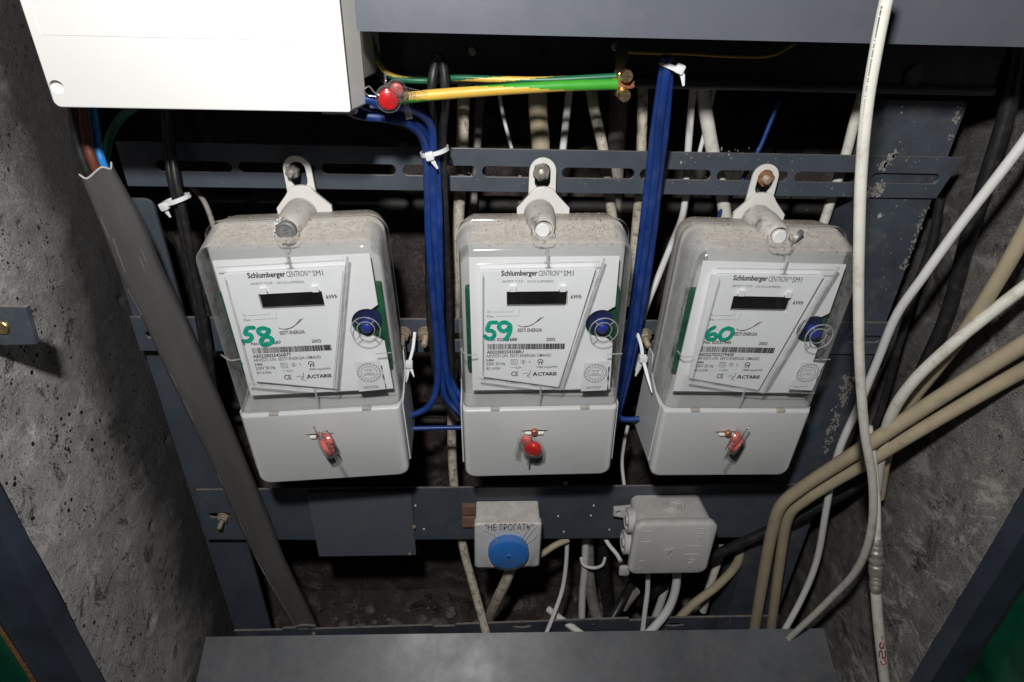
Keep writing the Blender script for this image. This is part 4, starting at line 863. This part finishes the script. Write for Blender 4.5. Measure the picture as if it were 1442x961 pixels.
tie(at(249, 281, .468), .0098, .0090, -.30, .0032, (-.0070, -.0080, -.0010), [(0, 0, -.001), (-.001, 0, -.005), (-.0005, 0, -.009)], 'white cable tie around the two black cables at the left')
def strap(p0, p1, p2, wd, label, tails):
    t = empty('cable_tie', tuple(at(*p1)), label, 'cable tie', 'white nylon cable ties'); o = at(*p1)
    mb = MB(); mb.tube([q-o for q in spline([at(*p0), (at(*p0)+at(*p1))/2+np.array([.001, -.001, 0]), at(*p1)], 5)], wd, 6, flat=(1, .35)); mb.build('tie_band', 'nylon', t, 40)
    mb = MB(); mb.tube([q-o for q in spline([at(*p1), at(*p2)], 5)], [wd, wd, wd, wd*.9, wd*.6, wd*.3], 6, flat=(1, .35)); mb.build('tie_tail', 'nylon', t, 40)
    mb = MB(); rbox(mb, -.0034, .0034, -.004, .001, -.0032, .0032, .0012, .0006); mb.build('tie_head', 'nylon', t, 40)
    mb = MB(); mb.tube([q-o for q in spline([at(*p1), at(*tails)], 5)], [wd*1.5]*4+[wd, wd*.5], 6, flat=(1, .4)); mb.build('tie_wrap', 'nylon', t, 40)
strap((584, 468, .468), (576, 512, .452), (583, 531, .446), .0013, 'white cable tie through the right side of the left meter cover', (569, 545, .445))
strap((897, 468, .468), (905, 504, .448), (918, 553, .425), .0014, 'white cable tie through the left side of the right meter cover', (895, 530, .450))

# ================================================================== SOCKET
t = empty('wall_socket', (0, 0, 0), 'square white socket with a round blue cover wrapped in clear film', 'socket')
mb = MB(); mb.loft([rr(-.0095, .0590, -.540, -.4780, .003, .485), rr(-.0095, .0590, -.540, -.4780, .003, .459), rr(-.0107, .0600, -.5425, -.4760, .003, .4588), rr(-.0107, .0600, -.5425, -.4760, .003, .4520), rr(-.0095, .0588, -.541, -.4772, .003, .4500)])
mb.build('socket_body', 'socket', t, 30)
c = at(716, 781, .442)
mb = MB(); mb.loft([circ(c[0], c[2], .0195, .4400, 40), circ(c[0], c[2], .0210, .4408, 40), circ(c[0], c[2], .0216, .4425, 40), circ(c[0], c[2], .0216, .4495, 40)]); cap = mb.build('blue_cover', 'blue_cap', t, 35)
mb = MB(); disc(mb, c[0], c[2]-.001, .0030, .4393, .4401, .0004, 16); mb.build('cover_dimple', 'blue_cap', cap, 40)
mb = MB(); disc(mb, c[0], c[2]-.001, .0016, .4390, .4396, .0003, 12); mb.build('dimple_hole', 'shade', cap, 40)
mb = MB(); put_text(mb, '"НЕ ТРОГАТЬ"', at(683, 752, .4498)[0], at(750, 752, .4498)[0], at(0, 757, .4496)[2], at(0, 747, .4496)[2], .4496, .0)
mb.build('handwriting', 'ink2', t)
# film: tent from the plate edges to the cover rim
mb = MB(); n = 40; ringA = []; ringB = []; ringC = []
bx0, bx1, bz0, bz1 = -.0115, .0608, -.5435, -.4752
for k in range(n):
    a = 2*math.pi*k/n+.0785; ca, sa = math.cos(a), math.sin(a); cxm, czm = (bx0+bx1)/2, (bz0+bz1)/2; s = min((bx1-bx0)/2/max(abs(ca), 1e-6), (bz1-bz0)/2/max(abs(sa), 1e-6)); j = random.uniform(-.0006, .0006)
    ringA.append((cxm+s*ca, .4505, czm+s*sa)); ringB.append((cxm*.5+c[0]*.5+(s*.5+.011)*ca+j, .4460+random.uniform(-.0012, .0012), czm*.5+c[2]*.5+(s*.5+.011)*sa+j)); ringC.append((c[0]+.0222*ca, .4395, c[2]+.0222*sa))
mb.loft([ringA, ringB, ringC], cap0=False); mb.build('plastic_film', 'film', t, 25)
mb = MB()
for (a, b, d) in (((738, 762), (748, 748), (756, 741)), ((733, 760), (741, 748), (745, 743)), ((741, 766), (752, 757), (757, 750)), ((735, 757), (732, 750), (729, 746)), ((700, 762), (694, 752), (680, 746))):
    mb = MB(); mb.tube(spline([at(*a, .4445), at(*b, .4448), at(*d, .4470)], 4), .00022, 5); mb.build('film_crease', 'nylon', t, 50)
mb = MB(); a = at(659, 713, .484); rbox(mb, a[0]-.0065, -.0100, .4800, .4855, -.4935, -.4800, .0005, .0004); o1 = tag(mb.build('wooden_block', 'wood'), 'upper brown block wedged beside the socket', 'block', 'brown blocks beside the socket')
mb = MB(); rbox(mb, a[0]-.0065, -.0100, .4800, .4855, -.5120, -.4975, .0005, .0004); tag(mb.build('wooden_block', 'wood'), 'lower brown block wedged beside the socket', 'block', 'brown blocks beside the socket')

# ================================================================== JUNCTION BOX
t = empty('junction_box', (0, 0, 0), 'square light grey plastic junction box mounted right of the socket', 'junction box')
x0, x1, z0, z1 = .1580, .2435, -.5455, -.4700
mb = MB(); mb.loft([rr(x0+.004, x1-.004, z0+.004, z1-.002, .008, .4855, 7), rr(x0+.002, x1-.002, z0+.002, z1-.001, .009, .4500, 7)]); mb.build('box_body', 'jbox', t, 40)
mb = MB(); mb.loft([rr(x0, x1, z0, z1, .010, .4498, 7), rr(x0-.001, x1+.001, z0-.001, z1+.001, .010, .4480, 7), rr(x0-.001, x1+.001, z0-.001, z1+.001, .010, .4430, 7), rr(x0, x1, z0, z1, .0095, .4415, 7), rr(x0+.0022, x1-.0022, z0+.0022, z1-.0022, .008, .4406, 7)])
ld = mb.build('box_lid', 'jbox', t, 40)
# knock-out on top
mb = MB(); kc = (.2035, .4700)
for r_, h in ((.0125, .0012), (.0085, .0016), (.0055, .0012)):
    mb.tube([(kc[0]+r_*math.cos(a), kc[1]-.002+r_*.72*math.sin(a), z1-.0008) for a in np.linspace(0, 2*math.pi, 29)], h*.7, 6)
mb.build('knockout_ring', 'jbox', t, 60)
mb = MB(); mb.loft([[(kc[0]+r_*math.cos(a), kc[1]-.002+r_*.72*math.sin(a), z1-.0012+h) for a in np.linspace(0, 2*math.pi, 24, endpoint=False)] for r_, h in ((.0048, 0), (.0045, .0012))]); mb.build('knockout_plug', 'jbox', t, 40)
# side bungs
for zc in (-.489, -.523):
    mb = MB(); mb.loft([[(x, .466+r_*math.cos(a), zc+r_*1.05*math.sin(a)) for a in np.linspace(0, 2*math.pi, 24, endpoint=False)] for x, r_ in ((x0+.004, .0135), (x0-.004, .0130), (x0-.0045, .0105), (x0-.0020, .0100), (x0-.0020, .0055), (x0-.0052, .005))]); mb.build('cable_bung', 'jbox', t, 40)
lug = [(.1415, -.4915), (.1600, -.4960), (.1600, -.4800), (.1415, -.4820)]
link('mounting_lug', holed(lug, [[(.1465+.0028*math.cos(a), -.4868+.0028*math.sin(a)) for a in np.linspace(0, 2*math.pi, 14, endpoint=False)]], .474, .480, .0006), 'jbox', t, 35)
mb = MB(); q = at(876, 797, .47); rbox(mb, q[0]-.0045, q[0]+.0075, .462, .4665, q[2]-.0075, q[2]+.006, .003, .0008); mb.build('lower_lug', 'jbox', t, 35)
# embossed marks
mb = MB(); ye = .4403
def J(px, py): q = at(px, py, .4405); return (q[0], q[2])
def EM(pts): mb.tube([(J(*p)[0], ye, J(*p)[1]) for p in pts], .00040, 5)
EM([(905, 749), (919, 749), (918, 763), (903, 763)]); EM([(962, 772), (963, 769), (987, 769), (985, 773)]); EM([(962, 772), (961, 781), (983, 781)]); EM([(983, 745), (992, 745), (992, 748)])
EM([(984, 752), (990, 752), (989, 759), (983, 759), (984, 752)]); EM([(970, 788), (978, 788)]); EM([(970, 793), (976, 791), (977, 798), (969, 799), (970, 793)]); EM([(900, 790), (907, 790), (906, 802)]); EM([(898, 793), (903, 797), (899, 802)])
EM([(940, 772), (946, 776), (940, 781), (935, 776), (940, 772)]); EM([(937, 776), (949, 772)])
put_text(mb, 'IDV', J(933, 766)[0], J(940, 766)[0], J(936, 764)[1], J(936, 757)[1], ye-.0002); put_text(mb, 'WT', J(903, 782)[0], J(909, 782)[0], J(906, 782)[1], J(906, 774)[1], ye-.0002)
mb.build('embossed_mark', 'jbox', ld, 60)

# ================================================================== CABLES, lower and right
G6 = 'cables below the lower rail'
cable('power_cable', 'dirty white cable coming out under the socket', [(722, 790, .475), (714, 815, .472), (702, 840, .475), (692, 862, .485), (688, 880, .50)], 15, 'oldcable', group=G6)
cable('power_cable', 'short beige cable poking out right of the socket', [(745, 790, .480), (765, 779, .482), (782, 768, .486), (800, 760, .492)], 9, 'beige', group=G6)
cable('thin_wire', 'thin white wire hanging between socket and junction box', [(796, 680, .50), (798, 740, .50), (798, 782, .495), (793, 825, .485), (782, 860, .47), (764, 905, .45)], 6, 'wcable2', 'wire')
cable('power_cable', 'white cable end lying diagonally on the notched angle', [(772, 858, .49), (790, 872, .475), (812, 888, .46), (835, 905, .445)], 10, 'wcable2', group=G6)
cable('power_cable', 'straight white cable inside the white loop', [(826, 700, .53), (824, 790, .52), (820, 840, .515), (819, 900, .50)], 10, 'wcable2', group=G6)
cable('power_cable', 'broad dirty beige cable inside the white loop', [(826, 690, .54), (828, 770, .53), (830, 820, .525), (838, 860, .52), (852, 905, .50)], 17, 'gcable', group=G6)
cable('black_cable', 'black cable inside the white loop', [(848, 690, .54), (850, 790, .53), (856, 850, .52), (862, 905, .50)], 17, 'black', group=G6)
cable('thin_wire', 'white wire loop tied round the cables below the rail', [(818, 786, .52), (822, 796, .510), (836, 800, .505), (848, 796, .510), (852, 786, .52)], 4.5, 'wcable2', 'wire')
cable('black_cable', 'black cable leaning down left of the junction box wires', [(905, 740, .52), (900, 800, .51), (880, 840, .50), (860, 875, .48), (842, 905, .46)], 13, 'black', group=G6)
cable('power_cable', 'grey sleeve end showing behind the leaning black cable', [(896, 832, .50), (888, 843, .50), (878, 856, .50)], 12, 'gcable', group=G6)
cable('thin_wire', 'thin white wire leaving the bottom of the junction box', [(912, 800, .475), (912, 830, .470), (908, 862, .462), (903, 905, .45)], 7, 'wcable2', 'wire')
cable('power_cable', 'white cable curving out of the bottom of the junction box', [(953, 798, .475), (952, 825, .470), (944, 852, .465), (928, 876, .458), (900, 905, .448)], 12, 'wcable2', group=G6)
cable('power_cable', 'short white cable seen between the curved cable and the angle', [(945, 800, .52), (930, 850, .515), (915, 890, .51)], 11, 'wcable2', group=G6)
cable('thin_wire', 'thin white wire rising behind the gap left of the junction box', [(884, 600, .52), (878, 630, .515), (876, 655, .51), (880, 690, .50)], 5, 'wcable2', 'wire')
cable('thin_wire', 'white wire end bent into the left bung of the junction box', [(850, 755, .50), (858, 768, .49), (868, 780, .480), (874, 790, .470)], 6, 'wcable2', 'wire')
cable('power_cable', 'beige cable slanting under the long black cable', [(1045, 765, .50), (1037, 795, .495), (1010, 825, .49), (975, 852, .485), (950, 878, .48)], 12, 'beige', group=G6)
cable('power_cable', 'white cable end under the long black cable', [(1018, 770, .52), (1008, 800, .515), (998, 830, .51), (990, 860, .51)], 11, 'wcable', group=G6)
cable('power_cable', 'dull grey cable low behind the slanting beige cable', [(1040, 820, .53), (1025, 835, .525), (1008, 870, .52), (1000, 905, .51)], 12, 'gcable', group=G6)
# beige pair
G7 = 'beige cables sweeping down from the right edge'
cable('beige_cable', 'upper thick beige cable sweeping down from the right edge', [(1500, 452, .348), (1442, 485, .363), (1370, 530, .380), (1283, 586, .398), (1220, 628, .410), (1170, 660, .428), (1128, 688, .443), (1100, 712, .452), (1088, 745, .457), (1077, 800, .46), (1060, 900, .462)], 19, 'beige', group=G7)
cable('beige_cable', 'lower thick beige cable sweeping down from the right edge', [(1500, 488, .352), (1442, 521, .368), (1406, 541, .377), (1337, 581, .390), (1270, 621, .402), (1225, 649, .413), (1175, 678, .430), (1134, 704, .445), (1110, 728, .456), (1099, 785, .463), (1084, 900, .466)], 18, 'beige', group=G7)
cable('beige_cable', 'out of focus beige cable slanting down at the upper right', [(1475, 265, .365), (1442, 330, .372), (1405, 395, .380), (1360, 465, .392), (1318, 520, .407), (1282, 566, .420), (1258, 605, .426), (1246, 650, .430), (1238, 700, .432)], 18, 'beige', group=G7)
cable('white_cable', 'scuffed white cable curving down from the middle of the right edge', [(1500, 365, .372), (1442, 405, .375), (1390, 445, .380), (1340, 486, .385), (1290, 533, .393), (1258, 578, .402), (1243, 625, .410), (1234, 690, .415)], 16, 'wcable', group='white cables on the right')
cable('white_cable', 'slim white cable slanting down from the upper right edge', [(1490, 130, .385), (1442, 200, .388), (1400, 255, .392), (1350, 320, .398), (1300, 390, .405), (1262, 445, .415), (1235, 510, .425), (1210, 570, .432), (1185, 625, .438), (1172, 670, .442), (1163, 720, .445), (1150, 790, .448), (1128, 845, .445), (1095, 905, .435)], 11, 'wcable2', group='white cables on the right')
bigc = [(1262, -60, .335), (1248, 0, .335), (1234, 70, .336), (1221, 150, .337), (1213, 240, .338), (1210, 330, .339), (1209, 420, .340), (1211, 520, .342), (1218, 610, .345), (1229, 680, .348), (1227, 745, .355), (1208, 800, .370), (1168, 845, .395), (1105, 905, .425)]
bigo = cable('white_cable', 'big white cable hanging in front of everything from the top edge', bigc, 13.5, 'wcable', group='white cables on the right', n=16)
mb = MB(); bp = px_path(bigc, 12)[14:60]; rs = random.Random(4); rad = 13.5/2/dyr(520)*.342*1.02
for k in range(len(bp)-1):
    for u in (0, .33, .66):
        if rs.random() < .2: continue
        p = bp[k]+(bp[k+1]-bp[k])*u; hgt = rs.uniform(.0006, .0011)
        a0 = 2.55; c0, s0 = math.cos(a0), math.sin(a0)
        pts = [p+np.array([rad*math.cos(a), -rad*math.sin(a), dz]) for a, dz in ((a0-.12, 0), (a0+.12, 0), (a0+.12, hgt), (a0-.12, hgt))]
        mb.add(pts, [(0, 1, 2, 3)])
o = mb.build('worn_cable_print', 'ink2', bigo); o['kind'] = 'stuff'
cable('black_cable', 'long black cable hanging down the right wall and sagging away under the junction box', [(1436, 60, .47), (1420, 150, .468), (1390, 250, .466), (1362, 340, .464), (1335, 440, .460), (1300, 520, .458), (1265, 595, .455), (1232, 655, .455), (1195, 690, .458), (1150, 714, .465), (1110, 735, .47), (1060, 758, .475), (1000, 785, .485), (950, 812, .50), (900, 850, .52)], 17, 'black')
cable('black_cable', 'thin black cable close beside the chipped right upright', [(1325, 280, .475), (1310, 350, .472), (1285, 420, .468), (1262, 500, .465), (1240, 580, .462), (1215, 640, .460)], 11, 'black')
# coax with connector
t = empty('coax_cable', (0, 0, 0), 'white coaxial cable with a metal connector and red marks at the lower right', 'cable')
def seg(name, pts, dpx, mat, n=14):
    path = px_path(pts, 6); mid = pts[len(pts)//2]; mb = MB(); mb.tube(path, dpx/2/dyr(mid[1])*mid[2], n); return mb.build(name, mat, t, 60)
seg('upper_sheath', [(1222, 600, .420), (1228, 650, .405), (1233, 700, .390), (1234, 765, .374)], 13, 'wcable')
seg('lower_sheath', [(1233, 828, .358), (1236, 870, .350), (1241, 920, .341), (1248, 980, .330)], 14, 'wcable')
prf = [(758, 13), (762, 17), (766, 17), (767, 15), (770, 18), (773, 18), (774, 15), (777, 19), (781, 19), (783, 15), (786, 15), (787, 20), (791, 20), (792, 16), (795, 16), (797, 19), (803, 20), (809, 19), (810, 15), (812, 17), (815, 17), (816, 14), (819, 17), (822, 17), (823, 14), (826, 17), (829, 17), (831, 15), (834, 14)]
A = at(1234, 758, .3755); Bq = at(1233, 834, .3565)
mb = MB(); mb.tube([A+(Bq-A)*((y-758)/76) for y, d in prf], [d/2/dyr(795)*.366 for y, d in prf], 18); mb.build('connector', 'bolt', t, 25)
mb = MB()
yy = .4085-.0062
def K(px, py): q = at(px, py, .3345); return q
for st in ([(1245, 905), (1244, 911), (1240, 911), (1239, 906), (1242, 904)], [(1246, 916), (1247, 925), (1243, 926), (1242, 918), (1239, 916), (1238, 924)], [(1245, 929), (1248, 934), (1243, 936), (1240, 931)], [(1242, 896), (1243, 898)]):
    mb.tube([K(*p) for p in spline([np.array(p, float) for p in st], 3)], .00045, 5)
mb.build('red_marking', 'redink', t, 50)
